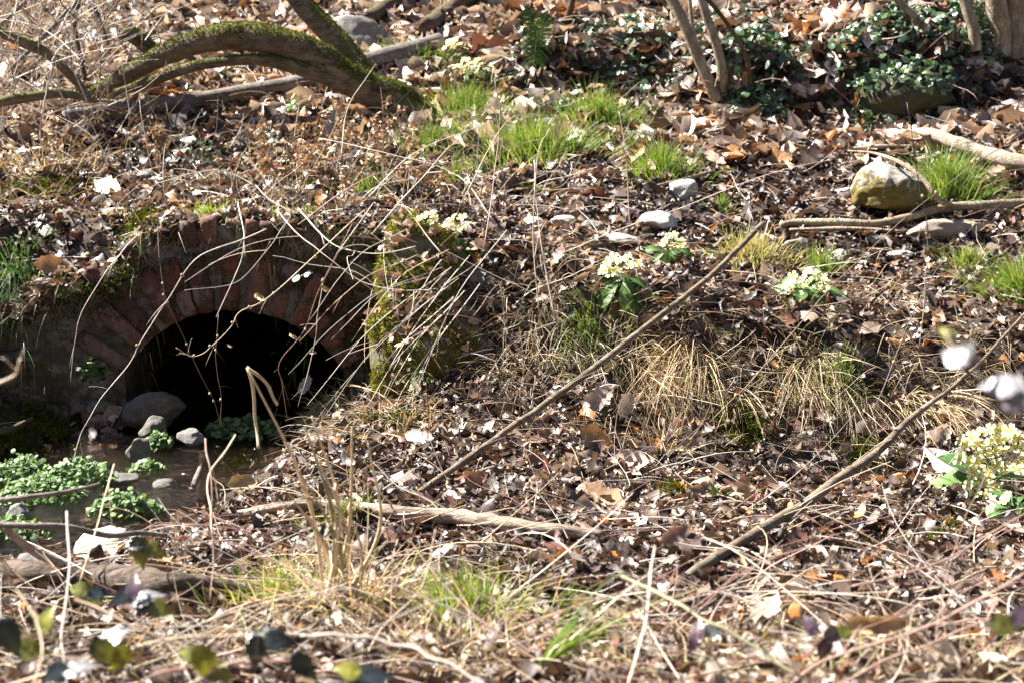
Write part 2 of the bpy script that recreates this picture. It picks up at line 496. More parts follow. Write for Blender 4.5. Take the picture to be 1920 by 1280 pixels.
def bark_material(name, c0, c1, moss=0.0, mossc=(0.075, 0.10, 0.012), grain=(0.35, 1, 1), scale=6.0, lich=0.0, thr=0.1):
    m, nt, out = mat(name)
    tc = nd(nt, 'ShaderNodeTexCoord')
    mp = nd(nt, 'ShaderNodeMapping'); mp.inputs['Scale'].default_value = grain; nt.links.new(tc.outputs['Object'], mp.inputs['Vector'])
    n1 = noise_node(nt, scale * 4, 5, 0.7, mp.outputs['Vector'])
    n2 = noise_node(nt, scale * 14, 4, 0.7, mp.outputs['Vector'])
    c = ramp(nt, n1.outputs[0], [(0.32, c0), (0.68, c1)])
    c = mixrgb(nt, 0.6, c, ramp(nt, n2.outputs[0], [(0.3, (0.4, 0.4, 0.4)), (0.6, (1, 1, 1)), (0.8, (1.3, 1.3, 1.3))]), 'MULTIPLY')
    if lich:
        n4 = noise_node(nt, scale * 1.6, 4, 0.7, tc.outputs['Object'])
        c = mixrgb(nt, ramp(nt, n4.outputs[0], [(0.55, (0, 0, 0)), (0.62, (lich,) * 3)]), c, (0.42, 0.42, 0.36))
    if moss:
        g = nd(nt, 'ShaderNodeNewGeometry')
        sx = nd(nt, 'ShaderNodeSeparateXYZ'); nt.links.new(g.outputs['Normal'], sx.inputs[0])
        n3 = noise_node(nt, scale * 1.3, 4, 0.7, tc.outputs['Object'])
        f = math_(nt, 'ADD', sx.outputs['Z'], math_(nt, 'MULTIPLY', math_(nt, 'SUBTRACT', n3.outputs[0], 0.5), 2.4))
        f = ramp(nt, f, [(thr, (0, 0, 0)), (thr + 0.3, (moss,) * 3)])
        mc = mixrgb(nt, n2.outputs[0], tuple(x * 0.5 for x in mossc), tuple(x * 1.5 for x in mossc))
        c = mixrgb(nt, f, c, mc)
    principled(nt, out, c, 0.85, 0.2, bump(nt, n2.outputs[0], 0.9, 0.012))
    return m
M['bark_moss'] = bark_material('mossy_bark', (0.075, 0.052, 0.033), (0.27, 0.205, 0.13), 0.85, (0.085, 0.092, 0.012), thr=0.40)
M['bark_grey'] = bark_material('grey_bark', (0.11, 0.085, 0.072), (0.29, 0.245, 0.215), 0.0)
M['bark_pale'] = bark_material('pale_bark', (0.16, 0.12, 0.075), (0.40, 0.32, 0.22), 0.0, lich=0.3, grain=(1, 1, 0.5))
M['bark_brown'] = bark_material('brown_bark', (0.05, 0.032, 0.022), (0.15, 0.10, 0.07), 0.25, thr=0.5)
M['wood_pale'] = bark_material('weathered_wood', (0.16, 0.11, 0.075), (0.56, 0.46, 0.36), 0.0, grain=(0.12, 1.3, 1.3))
M['pole'] = bark_material('pole_bark', (0.085, 0.062, 0.042), (0.27, 0.21, 0.145), 0.0, lich=0.25)
M['rotten'] = bark_material('rotten_wood', (0.018, 0.012, 0.010), (0.20, 0.15, 0.115), 0.0, grain=(0.12, 1.3, 1.3))

def twig_material():
    m, nt, out = mat('twig')
    a = nd(nt, 'ShaderNodeAttribute', attribute_name='col').outputs['Color']
    n = noise_node(nt, 70, 3, 0.6, vec='World')
    c = mixrgb(nt, 0.6, a, ramp(nt, n.outputs[0], [(0.3, (0.5, 0.48, 0.45)), (0.6, (1, 1, 1)), (0.8, (1.3, 1.3, 1.3))]), 'MULTIPLY')
    principled(nt, out, c, 0.5, 0.35)
    return m
M['twig'] = twig_material()

def rock_material(name, c0, c1, moss=0.0, mossc=(0.09, 0.085, 0.012), low=False):
    m, nt, out = mat(name)
    tc = nd(nt, 'ShaderNodeTexCoord')
    n1 = noise_node(nt, 9, 6, 0.7, tc.outputs['Object']); n2 = noise_node(nt, 60, 5, 0.75, tc.outputs['Object'])
    c = ramp(nt, n1.outputs[0], [(0.3, c0), (0.7, c1)])
    c = mixrgb(nt, 0.6, c, ramp(nt, n2.outputs[0], [(0.3, (0.45, 0.45, 0.45)), (0.55, (1, 1, 1)), (0.8, (1.35, 1.35, 1.35))]), 'MULTIPLY')
    if moss:
        n3 = noise_node(nt, 7, 5, 0.7, tc.outputs['Object'])
        f = n3.outputs[0]
        if low:
            sx = nd(nt, 'ShaderNodeSeparateXYZ'); nt.links.new(tc.outputs['Generated'], sx.inputs[0])
            f = math_(nt, 'ADD', f, math_(nt, 'MULTIPLY', math_(nt, 'SUBTRACT', 0.66, math_(nt, 'ADD', math_(nt, 'MULTIPLY', sx.outputs['Z'], 0.8), math_(nt, 'MULTIPLY', sx.outputs['Y'], 0.35))), 0.8))
        n6 = noise_node(nt, 28, 4, 0.7, tc.outputs['Object'])
        f = math_(nt, 'ADD', f, math_(nt, 'MULTIPLY', math_(nt, 'SUBTRACT', n6.outputs[0], 0.5), 0.5))
        f = ramp(nt, f, [(0.44, (0, 0, 0)), (0.56, (moss,) * 3)])
        c = mixrgb(nt, f, c, mixrgb(nt, n2.outputs[0], tuple(x * 0.4 for x in mossc), tuple(x * 1.6 for x in mossc)))
    principled(nt, out, c, 0.8, 0.3, bump(nt, n2.outputs[0], 0.7, 0.012))
    return m
M['rock_pale'] = rock_material('pale_rock', (0.32, 0.29, 0.25), (0.55, 0.51, 0.45))
M['rock_grey'] = rock_material('grey_rock', (0.11, 0.10, 0.09), (0.30, 0.28, 0.255))
M['rock_moss'] = rock_material('mossy_rock', (0.20, 0.18, 0.15), (0.50, 0.46, 0.39), 0.95, (0.125, 0.092, 0.012), low=True)
M['rock_white'] = rock_material('white_rock', (0.52, 0.49, 0.42), (0.72, 0.69, 0.62))
M['rock_brown'] = rock_material('brown_rock', (0.22, 0.17, 0.12), (0.46, 0.38, 0.29))
M['rock_wet_shaded'] = rock_material('wet_shaded_rock', (0.07, 0.065, 0.058), (0.22, 0.205, 0.185), 0.45, (0.05, 0.06, 0.012))  # darker than grey rock, for damp and for the shade these stones lie in
M['wall_stone'] = rock_material('wall_stone', (0.07, 0.062, 0.05), (0.22, 0.195, 0.165), 0.85, (0.030, 0.034, 0.009))
M['mortar'] = rock_material('mortar', (0.07, 0.062, 0.053), (0.26, 0.235, 0.205), 0.65, (0.034, 0.036, 0.012))
M['dark_stone'] = rock_material('dark_mossy_rock', (0.035, 0.03, 0.022), (0.09, 0.08, 0.055), 0.9, (0.050, 0.050, 0.010))
M['moss_stone'] = rock_material('moss_covered_stone', (0.10, 0.085, 0.05), (0.17, 0.15, 0.09), 0.95, (0.085, 0.088, 0.014))

def brick_material():
    m, nt, out = mat('old_brick')
    tc = nd(nt, 'ShaderNodeTexCoord'); oi = nd(nt, 'ShaderNodeObjectInfo')
    n1 = noise_node(nt, 16, 6, 0.7, vec='World'); n2 = noise_node(nt, 90, 5, 0.75, vec='World'); n3 = noise_node(nt, 11, 5, 0.7, vec='World')
    c = ramp(nt, oi.outputs['Random'], [(0.0, (0.085, 0.042, 0.034)), (0.4, (0.15, 0.068, 0.052)), (0.75, (0.20, 0.094, 0.070)), (1.0, (0.15, 0.105, 0.088))])
    c = mixrgb(nt, 0.6, c, ramp(nt, n1.outputs[0], [(0.3, (0.35, 0.32, 0.32)), (0.55, (1.1, 1.1, 1.1)), (0.75, (1.7, 1.6, 1.5))]), 'MULTIPLY')
    c = mixrgb(nt, ramp(nt, n3.outputs[0], [(0.53, (0, 0, 0)), (0.63, (0.8,) * 3)]), c, (0.235, 0.185, 0.16))
    n5 = noise_node(nt, 8, 5, 0.75, vec='World'); n5.inputs['Distortion'].default_value = 0.6
    c = mixrgb(nt, ramp(nt, n5.outputs[0], [(0.52, (0, 0, 0)), (0.62, (0.85,) * 3)]), c, (0.035, 0.034, 0.022))
    c = mixrgb(nt, 0.6, c, ramp(nt, n2.outputs[0], [(0.3, (0.5, 0.5, 0.5)), (0.6, (1, 1, 1)), (0.8, (1.3, 1.3, 1.3))]), 'MULTIPLY')
    principled(nt, out, c, 0.85, 0.25, bump(nt, n2.outputs[0], 0.8, 0.008))
    return m
M['brick'] = brick_material()

def water_material():
    m, nt, out = mat('stream_water')
    n = noise_node(nt, 24, 3, 0.6, vec='World')
    p = principled(nt, out, (0.38, 0.31, 0.23), 0.05, 0.5, bump(nt, n.outputs[0], 1.0, 0.03))
    p.inputs['Transmission Weight'].default_value = 1.0
    p.inputs['IOR'].default_value = 1.33
    return m
M['water'] = water_material()

# ------------------------------------------------------------------ ground
def build_ground():
    xs = np.unique(np.round(np.concatenate([np.linspace(-15, -4, 12), np.linspace(-4, -3, 9), np.arange(-3, 3.2, 0.05), np.linspace(3.2, 4, 8), np.linspace(4, 15, 12)]), 4))
    sub = [8, 8, 8, 10, 14, 12, 12, 3, 4, 12, 18, 18, 20]
    ny, nz = nodes_at(xs)
    rows_y, rows_z, wallrow = [], [], None
    for k in range(NN - 1):
        if k == I_FOOT: wallrow = len(rows_y)
        for j in range(sub[k]):
            f = j / sub[k]
            rows_y.append(ny[:, k] * (1 - f) + ny[:, k + 1] * f); rows_z.append(nz[:, k] * (1 - f) + nz[:, k + 1] * f)
    rows_y.append(ny[:, -1]); rows_z.append(nz[:, -1])
    Yg = np.array(rows_y); Zg = np.array(rows_z); Xg = np.tile(xs, (len(Yg), 1))
    Zg = Zg + bumps(Xg.ravel(), Yg.ravel()).reshape(Zg.shape)
    V = np.stack([Xg, Yg, Zg], -1).reshape(-1, 3)
    nr, nc = Xg.shape
    i = np.arange(nr - 1)[:, None] * nc + np.arange(nc - 1)[None]
    F = np.stack([i, i + 1, i + nc + 1, i + nc], -1)
    keep = np.ones((nr - 1, nc - 1), bool)
    xm = 0.5 * (xs[:-1] + xs[1:])
    keep[wallrow:wallrow + sub[I_FOOT]] = ~((xm > WALL_X0) & (xm < WALL_X1))[None]
    b = B(); b.add(V, F[keep])
    obj('ground', b, M['soil'], origin=(0, 0, 0), kind='structure')
build_ground()

def build_stream():
    b = B()
    xs = np.linspace(-9, -0.45, 70); ys = np.linspace(5.0, 9.0, 50)
    X, Y = np.meshgrid(xs, ys)
    Z = np.full_like(X, -2.195) + 0.004 * noise2(X.ravel(), Y.ravel(), 6, 8).reshape(X.shape)
    i = np.arange(49)[:, None] * 70 + np.arange(69)[None]
    b.add(np.stack([X, Y, Z], -1), np.stack([i, i + 1, i + 71, i + 70], -1).reshape(-1, 4))
    obj('stream_water', b, M['water'], kind='structure')
build_stream()

# ------------------------------------------------------------------ culvert
AX, AHW = -1.165, 0.46                          # arch axis and half width
CROWN_Z, SPRING_Z = -1.715, -1.985
RISE = CROWN_Z - SPRING_Z
AR = (AHW ** 2 + RISE ** 2) / (2 * RISE)
ACZ = CROWN_Z - AR
AMAX = math.asin(AHW / AR)
WF = 6.87                                       # front plane of the head wall
RING = 0.27

def chamfer_box(size, r, ch=0.006, jit=0.003):
    """worn brick or squared stone: 24 corner points, 26 faces"""
    hx, hy, hz_ = [s / 2 for s in size]
    V = []; idx = {}
    for sx in (-1, 1):
        for sy in (-1, 1):
            for sz in (-1, 1):
                j = r.normal(size=3) * jit
                c = ch * r.uniform(0.6, 1.8)
                for ax in range(3):
                    p = np.array([sx * (hx - c), sy * (hy - c), sz * (hz_ - c)])
                    p[ax] = (sx * hx, sy * hy, sz * hz_)[ax]
                    idx[(sx, sy, sz, ax)] = len(V); V.append(p + j)
    F4, F3 = [], []
    for ax in range(3):
        o = [a for a in range(3) if a != ax]
        for s in (-1, 1):
            cyc = []
            for a, b_ in ((-1, -1), (1, -1), (1, 1), (-1, 1)):
                k = [0, 0, 0]; k[ax] = s; k[o[0]] = a; k[o[1]] = b_
                cyc.append(idx[(*k, ax)])
            F4.append(cyc)
    for ax in range(3):
        o = [a for a in range(3) if a != ax]
        for a in (-1, 1):
            for b_ in (-1, 1):
                k1 = [0, 0, 0]; k1[ax] = -1; k1[o[0]] = a; k1[o[1]] = b_
                k2 = list(k1); k2[ax] = 1
                F4.append([idx[(*k1, o[0])], idx[(*k2, o[0])], idx[(*k2, o[1])], idx[(*k1, o[1])]])
    for sx in (-1, 1):
        for sy in (-1, 1):
            for sz in (-1, 1):
                F3.append([idx[(sx, sy, sz, 0)], idx[(sx, sy, sz, 1)], idx[(sx, sy, sz, 2)]])
    return np.array(V), [np.array(F4), np.array(F3)]

def wall_top(x):
    ny, nz = nodes_at(x)
    return nz[:, I_TOP]

def build_culvert():
    root = thing('brick_culvert', 'old brick arch culvert in a mossy bank with a dark opening over the stream', 'culvert', (AX, WF, -2.25))
    r = np.random.default_rng(21)
    # wall core with the opening cut out (front and back faces, reveal)
    xs = np.unique(np.concatenate([np.linspace(WALL_X0 - 0.02, AX - AHW, 24), AX + AR * np.sin(np.linspace(-AMAX, AMAX, 41)), np.linspace(AX + AHW, WALL_X1 + 0.14, 14)]))
    top = wall_top(xs) + bumps(xs, np.full_like(xs, 6.98)) + 0.01
    inside = (np.abs(xs - AX) <= AHW + 1e-6)
    lo_arch = ACZ + np.sqrt(np.maximum(AR ** 2 - (xs - AX) ** 2, 0))
    b = B()
    NZ = 30
    def panel(x, zlo, ztop, y, flip=False):
        f = np.linspace(0, 1, NZ)
        Z = zlo[:, None] * (1 - f) + ztop[:, None] * f
        X = np.tile(x[:, None], (1, NZ)); Y = np.full_like(X, y)
        P = np.stack([X, Y, Z], -1)
        P[..., 1] += 0.016 * noise3(P, 7, 5) + 0.010 * noise3(P, 25, 6)
        i = np.arange(len(x) - 1)[:, None] * NZ + np.arange(NZ - 1)[None]
        F = np.stack([i, i + NZ, i + NZ + 1, i + 1], -1).reshape(-1, 4)
        b.add(P, F[:, ::-1] if flip else F)
    L = xs <= AX - AHW + 1e-6; Rr = xs >= AX + AHW - 1e-6
    foot = np.full_like(xs, -2.5)
    for y, fl in ((WF + 0.025, False), (WF + 0.22, True)):
        panel(xs[L], foot[L], top[L], y, fl); panel(xs[inside], lo_arch[inside] + 0.004, top[inside], y, fl); panel(xs[Rr], foot[Rr], top[Rr], y, fl)
    # flat top between front and back
    V = np.concatenate([np.stack([xs, np.full_like(xs, WF + 0.025), top], -1), np.stack([xs, np.full_like(xs, WF + 0.22), top], -1)])
    n = len(xs); i = np.arange(n - 1)
    b.add(V, np.stack([i, i + 1, i + n + 1, i + n], -1))
    obj('mortar', b, M['mortar'], root)
    # barrel of the tunnel
    b = B()
    prof_ = [(AX - AHW, -2.5), (AX - AHW, -2.25), (AX - AHW, SPRING_Z)] + [(AX + AR * math.sin(a), ACZ + AR * math.cos(a)) for a in np.linspace(-AMAX, AMAX, 25)[1:-1]] + [(AX + AHW, SPRING_Z), (AX + AHW, -2.25), (AX + AHW, -2.5)]
    pr = np.array(prof_); ysb = np.linspace(WF + 0.03, WF + 3.2, 24)
    P = np.stack([np.stack([pr[:, 0], np.full(len(pr), y), pr[:, 1]], -1) for y in ysb])
    P += (0.015 * noise3(P, 6, 9))[..., None] * np.array([1, 0, 1.0])
    m_ = len(pr); i = np.arange(len(ysb) - 1)[:, None] * m_ + np.arange(m_ - 1)[None]
    b.add(P, np.stack([i, i + 1, i + m_ + 1, i + m_], -1).reshape(-1, 4))
    c = np.vstack([P[-1], [AX, ysb[-1], -2.2]]); k = np.arange(m_ - 1)
    b.add(c, np.stack([k, k + 1, np.full(m_ - 1, m_)], -1))
    obj('tunnel_lining', b, M['wall_stone'], root)
    # bed of the stream inside the tunnel
    b = B(); X, Y = np.meshgrid(np.linspace(AX - AHW - .05, AX + AHW + .05, 14), np.linspace(WF - 0.05, WF + 3.2, 24))
    Z = -2.27 + 0.03 * noise2(X.ravel(), Y.ravel(), 5, 4).reshape(X.shape)
    i = np.arange(23)[:, None] * 14 + np.arange(13)[None]
    b.add(np.stack([X, Y, Z], -1), np.stack([i, i + 1, i + 15, i + 14], -1).reshape(-1, 4))
    obj('tunnel_bed', b, M['soil'], root)
    # voussoirs
    nb = 13
    def put_brick(a, r0, length, thick, depth=0.12, proud=0.0):
        V, F = ico(3); V = V.copy()
        off = r.uniform(0, 50, 3)
        V = V / np.abs(V).max(1, keepdims=True) ** 0.94
        V = V * np.array([thick, depth, length]) / 2
        V += (norm(V) * (0.0045 * noise3(V + off, 28, 3) + 0.003 * noise3(V + off, 75, 4))[:, None])
        chip = np.maximum(0, noise3(V + off, 17, 9) - 0.35) * 0.02
        V -= norm(V) * chip[:, None]
        a = a + r.normal() * 0.022
        ca, sa = math.cos(a), math.sin(a)
        taper = 1 + 0.16 * V[:, 2] / length
        x = V[:, 0] * taper * ca + (V[:, 2] + r0 + length / 2) * sa
        z = -V[:, 0] * taper * sa + (V[:, 2] + r0 + length / 2) * ca
        b = B(); b.add(np.stack([AX + x, WF + depth / 2 - proud + V[:, 1] + V[:, 2] * r.normal() * 0.03, ACZ + z], -1), F)
        return obj('brick', b, M['brick'], root)
    for k in range(nb):
        a = -AMAX + (k + 0.5) * 2 * AMAX / nb
        th = 2 * AMAX * AR / nb - r.uniform(0.008, 0.02)
        pr_ = r.uniform(-0.004, 0.020)
        if k % 2 == 0 and k not in (0, 2):
            put_brick(a, AR + 0.004, 0.118 + r.normal() * .004, th, proud=pr_); put_brick(a, AR + 0.140, 0.118 + r.normal() * .004, th * 1.12, proud=r.uniform(-0.004, 0.018))
        else:
            put_brick(a, AR + 0.003, RING - 0.015 + r.normal() * .006, th * 1.06, proud=pr_)
    nb2 = 15
    for k in range(nb2):
        a = -AMAX * 0.72 + (k + 0.5) * 2 * AMAX * 0.72 / nb2
        zt = ACZ + (AR + RING + 0.06) * math.cos(a)
        if zt < float(wall_top(np.array([AX + (AR + RING) * math.sin(a)]))[0]) + 0.01 and r.uniform() < 0.55:
            put_brick(a, AR + RING + 0.012, 0.11 + r.normal() * .01, 0.062, proud=r.uniform(-0.004, 0.008))
    # rubble stones of the left abutment and of the right jamb
    def put_stone(x0, x1, z0, z1, seed, name='stone', m='wall_stone', proud=0.03):
        V, F = rock_verts((1, 1, 1), seed, 3, 12, 0.04)
        V = V / np.abs(V).max(0) * 0.5
        V = np.sign(V) * np.abs(V * 2) ** 0.62 / 2
        b = B(); b.add(np.stack([(x0 + x1) / 2 + V[:, 0] * (x1 - x0), WF + 0.06 - proud + V[:, 1] * 0.16, (z0 + z1) / 2 + V[:, 2] * (z1 - z0)], -1), F)
        obj(name, b, M[m], root)
    z = -2.24; row = 0; sd_ = 100
    while z < -1.62:
        h = (0.16, 0.15, 0.055, 0.13, 0.12, 0.12)[row]
        x = -2.16 + r.uniform(0, 0.1)
        lim = AX - AHW - 0.015
        while x < lim - 0.04:
            w = min(r.uniform(0.16, 0.34), lim - x)
            xm = x + w / 2
            rr = math.hypot(xm + w / 2 - AX, z + h / 2 - ACZ)
            if z + h < float(wall_top(np.array([xm]))[0]) + 0.03 and (z + h < SPRING_Z + 0.03 or rr > AR + RING + 0.02):
                put_stone(x + 0.008, x + w - 0.008, z + 0.006, z + h - 0.006, sd_, m='wall_stone'); sd_ += 1
            x += w
        z += h; row += 1
    z = -2.24; row = 0
    while z < -1.5:
        h = r.uniform(0.10, 0.15)
        x = AX + AHW + 0.015
        while x < WALL_X1 + 0.1:
            w = r.uniform(0.12, 0.24)
            rr = math.hypot(x - AX, z + h / 2 - ACZ)
            if z + h < SPRING_Z or rr > AR + RING + 0.01:
                put_stone(x + 0.006, x + w - 0.006, z + 0.006, z + h - 0.006, sd_, m='moss_stone'); sd_ += 1
            x += w
        z += h
    return root
culvert = build_culvert()

# moss fuzz helper: blades on given points with normals
MOSS_A, MOSS_B = np.array([0.045, 0.065, 0.008]), np.array([0.15, 0.15, 0.018])
def moss_fuzz(b, P, N, L=0.016, w=0.006, ca=MOSS_A, cb=MOSS_B):
    n = len(P)
    f = rng.uniform(0, 1, (n, 1))
    c = ca * (1 - f) + cb * f
    blades(b, P - N * 0.003, N + 0.55 * rng.normal(size=(n, 3)), L * rng.uniform(0.5, 1.3, n), w * rng.uniform(0.6, 1.3, n), c, 0.15, 3)

def surface_samples(V, F, n):
    F = np.vstack([f if f.shape[1] == 3 else np.vstack([f[:, :3], f[:, [0, 2, 3]]]) for f in (F if isinstance(F, list) else [F])])
    a, b_, c = V[F[:, 0]], V[F[:, 1]], V[F[:, 2]]
    N = np.cross(b_ - a, c - a); A = np.linalg.norm(N, axis=1)
    k = rng.choice(len(F), n, p=A / A.sum())
    u = rng.uniform(size=(n, 2)); s = u.sum(1) > 1; u[s] = 1 - u[s]
    P = a[k] + (b_ - a)[k] * u[:, :1] + (c - a)[k] * u[:, 1:]
    return P, norm(N[k])

# mossy pier ending the wall towards the bank
def build_pier():
    root = thing('mossy_pier', 'moss covered stone pier at the end of the culvert wall, its flank in the sun', 'pier', (-0.36, 6.7, -2.1))
    V, F = ico(5); V = V.copy()
    V = np.sign(V) * np.abs(V) ** 0.80
    V *= np.array([0.16, 0.24, 0.50])
    a = R(-48); M2 = np.array([[math.cos(a), -math.sin(a), 0], [math.sin(a), math.cos(a), 0], [0, 0, 1]])
    V = V @ M2.T
    V[:, 1] += V[:, 2] * 0.40                          # leans back into the bank
    V[:, 0] -= V[:, 2] * 0.10
    c0 = np.array([-0.34, 6.64, -1.86])
    d = norm(V)
    V = V + c0
    V += d * (0.080 * noise3(V, 4.5, 31) + 0.035 * noise3(V, 13, 32) + 0.012 * noise3(V, 40, 32))[:, None]
    b = B(); b.add(V, F)
    obj('stone', b, M['moss_stone'], root)
    P, N = surface_samples(V, F, 30000)
    k = (noise3(P, 5, 33) + 0.7 * noise3(P, 15, 34) > -0.35) & (N[:, 1] < 0.6)
    P, N = P[k], N[k]
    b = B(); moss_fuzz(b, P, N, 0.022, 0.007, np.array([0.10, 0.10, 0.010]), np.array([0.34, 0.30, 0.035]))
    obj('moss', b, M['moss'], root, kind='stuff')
    k = (N[:, 2] > 0.25) & (rng.uniform(0, 1, len(P)) < 0.03); Q = P[k] + N[k] * 0.015; m = len(Q)
    V, F, C = leaf_batch(Q, norm(N[k] + rng.normal(size=(m, 3)) * 0.6), rng.uniform(0.03, 0.07, m), rng.uniform(0.45, 0.7, m), rng.normal(size=m) * 1.3, rng.normal(size=m) * 1.5, rng.normal(size=m), np.array([0.26, 0.17, 0.11]) * rng.uniform(0.4, 2.0, (m, 1)), 6, 'plain')
    b = B(); b.add(V, F, C); obj('caught_leaves', b, M['dead'], root, kind='stuff')
build_pier()

# moss on the culvert wall: right spandrel, along the top edge and on the left abutment
def wall_moss():
    n = 26000
    x = rng.uniform(-2.4, -0.3, n); z = rng.uniform(-2.2, -1.3, n)
    t = wall_top(x)
    rr = np.hypot(x - AX, z - ACZ)
    k = (z < t + 0.02) & ((np.abs(x - AX) > AHW) | (z > ACZ + AR))
    ring = (rr < AR + RING * 1.0) & (z > SPRING_Z - 0.02)
    edge = t - z
    nz_ = noise2(x, z, 5, 71)
    dens = np.where(ring, np.where(edge < 0.13, 0.6, np.where(x > -0.90, 0.75 + nz_ * 0.5, nz_ * 0.9 - 0.35)), np.where(x > -0.75, 0.55 + nz_ * 0.5, 0.25 + nz_ * 0.9))
    k &= rng.uniform(0, 1, n) < dens
    x, z = x[k], z[k]
    P = np.stack([x, np.full_like(x, WF - 0.012), z], -1)
    N = np.tile([0, -1.0, 0.25], (len(x), 1))
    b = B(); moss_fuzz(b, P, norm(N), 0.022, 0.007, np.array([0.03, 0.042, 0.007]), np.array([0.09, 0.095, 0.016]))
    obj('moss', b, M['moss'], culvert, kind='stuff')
wall_moss()

# turf rolling over the top edge of the wall
def brow():
    xs = np.linspace(-2.25, -0.3, 90)
    zt = wall_top(xs) + bumps(xs, np.full_like(xs, 6.98))
    path = np.stack([xs, 6.955 + 0.02 * noise2(xs, xs * 0, 4, 91), zt - 0.012 + 0.018 * noise2(xs, xs * 0, 6, 92)], -1)
    V, F = tube(path, [0.062], 14, True, 0.55, 93, 13)
    b = B(); b.add(V, F); obj('turf_edge', b, M['soil'], origin=(0, 0, 0), kind='structure')
    Q, N = surface_samples(V, F, 9000)
    k = (N[:, 1] < 0.3) & (noise3(Q, 6, 94) > -0.1)
    b = B(); moss_fuzz(b, Q[k], N[k], 0.024, 0.007, np.array([0.045, 0.06, 0.008]), np.array([0.15, 0.15, 0.02]))
    obj('moss_fringe', b, M['moss'], origin=(0, 0, 0), kind='stuff')
    k = N[:, 1] < 0.0
    Q = Q[k][:520]; m = len(Q)
    f = rng.uniform(0, 1, (m, 1)); c = np.array([0.50, 0.40, 0.26]) * f + np.array([0.10, 0.15, 0.04]) * (1 - f)
    b = B(); blades(b, Q, np.stack([rng.normal(size=m) * 0.5, -0.7 + rng.normal(size=m) * 0.3, rng.uniform(-0.3, 0.7, m)], -1), rng.uniform(0.03, 0.14, m), 0.0028, c, rng.uniform(0.5, 1.4, m), 5, curl=0.3)
    obj('hanging_grass', b, M['straw'], origin=(0, 0, 0), kind='stuff')
    return V, F
BROW = brow()

# ------------------------------------------------------------------ dead leaves
PAL = np.array([[0.44, 0.32, 0.22], [0.58, 0.48, 0.39], [0.33, 0.26, 0.215], [0.22, 0.145, 0.10], [0.115, 0.075, 0.058], [0.42, 0.20, 0.075], [0.24, 0.105, 0.065], [0.56, 0.47, 0.43]])
_l = PAL.mean(1, keepdims=True)
PAL = np.where(np.arange(8)[:, None] == 5, PAL, _l + 0.92 * (PAL - _l))
PAL[[2, 3, 4, 6]] *= 0.74
PAL[1] = (0.66, 0.565, 0.46); PAL[7] = (0.58, 0.49, 0.43)
def palette(N, w):
    k = rng.choice(len(PAL), N, p=np.array(w) / np.sum(w))
    return PAL[k] * rng.uniform(0.8, 1.2, (N, 1))

def in_frame(x, y, m=0.25):
    return np.abs(x) < 0.31 * (y * 0.97 + 0.5) + m

def wall_gap(x, y):
    return (x > WALL_X0) & (x < WALL_X1 + 0.05) & (y > 6.62) & (y < 7.02)

BARE = [(590, 700, 60), (0, 0, 1)]
def litter_points(n, y0=2.7, y1=12.5):
    x = rng.uniform(-4.3, 4.3, n); y = y0 + (y1 - y0) * rng.uniform(0, 1, n)
    k = in_frame(x, y) & ~wall_gap(x, y)
    z = height(x, y)
    wet = (z < -2.165) & (x < -0.4) & (y > 5.2)
    k &= ~(wet & (rng.uniform(0, 1, n) > 0.12))
    k &= ~((x < -0.7) & (y > 6.5) & (y < 6.9) & (x > -1.7))
    den = noise2(x, y, 2.2, 55) * 0.5 + noise2(x, y, 0.9, 56) * 0.4
    steep = (y > 6.15) & (y < 6.68) & (x > 0.2)
    k &= rng.uniform(-1.3, 0.55, n) < den + np.where(steep, -0.75, 0.25)
    return x[k], y[k], z[k]

def leaf_params(x, y, z, big=1.0, lift=0.035):
    N = len(x)
    n = normal(x, y)
    n = norm(n + rng.normal(size=(N, 3)) * 0.75)
    L = np.clip(0.054 * np.exp(rng.normal(size=N) * 0.46), 0.022, 0.15) * big
    P = np.stack([x, y, z + rng.uniform(0.0, lift, N)], -1)
    ratio = rng.uniform(0.42, 0.72, N)
    kc = rng.normal(size=N) * 1.5 + 0.6
    kl = rng.normal(size=N) * 1.8
    tw = rng.normal(size=N) * 0.9
    return P, n, L, ratio, kc, kl, tw

# dark litter patches: part rotted wet leaves, part shade put into leaf colour
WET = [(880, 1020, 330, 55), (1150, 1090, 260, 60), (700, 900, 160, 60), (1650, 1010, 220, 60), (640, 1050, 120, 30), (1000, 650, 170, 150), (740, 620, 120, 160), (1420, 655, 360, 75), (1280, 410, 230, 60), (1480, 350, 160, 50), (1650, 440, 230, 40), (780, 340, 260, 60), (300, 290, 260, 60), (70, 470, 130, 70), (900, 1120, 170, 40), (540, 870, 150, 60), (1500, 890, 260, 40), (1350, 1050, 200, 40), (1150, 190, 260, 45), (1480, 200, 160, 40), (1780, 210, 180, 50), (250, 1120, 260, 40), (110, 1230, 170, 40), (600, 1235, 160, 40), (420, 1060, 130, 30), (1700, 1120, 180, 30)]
WET_SHADE_G = [(ground(px, py), rx / 470.0, abs(ground(px, py + ry)[1] - ground(px, py - ry)[1]) * 0.5 + 0.05) for px, py, rx, ry in WET]
def wet_shade(x, y):
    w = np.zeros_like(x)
    for g, rx, ry in WET_SHADE_G:
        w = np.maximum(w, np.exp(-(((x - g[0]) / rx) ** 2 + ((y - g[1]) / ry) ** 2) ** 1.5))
    return np.clip(w + 0.35 * noise2(x, y, 5, 66) * (w > 0.05), 0, 1)

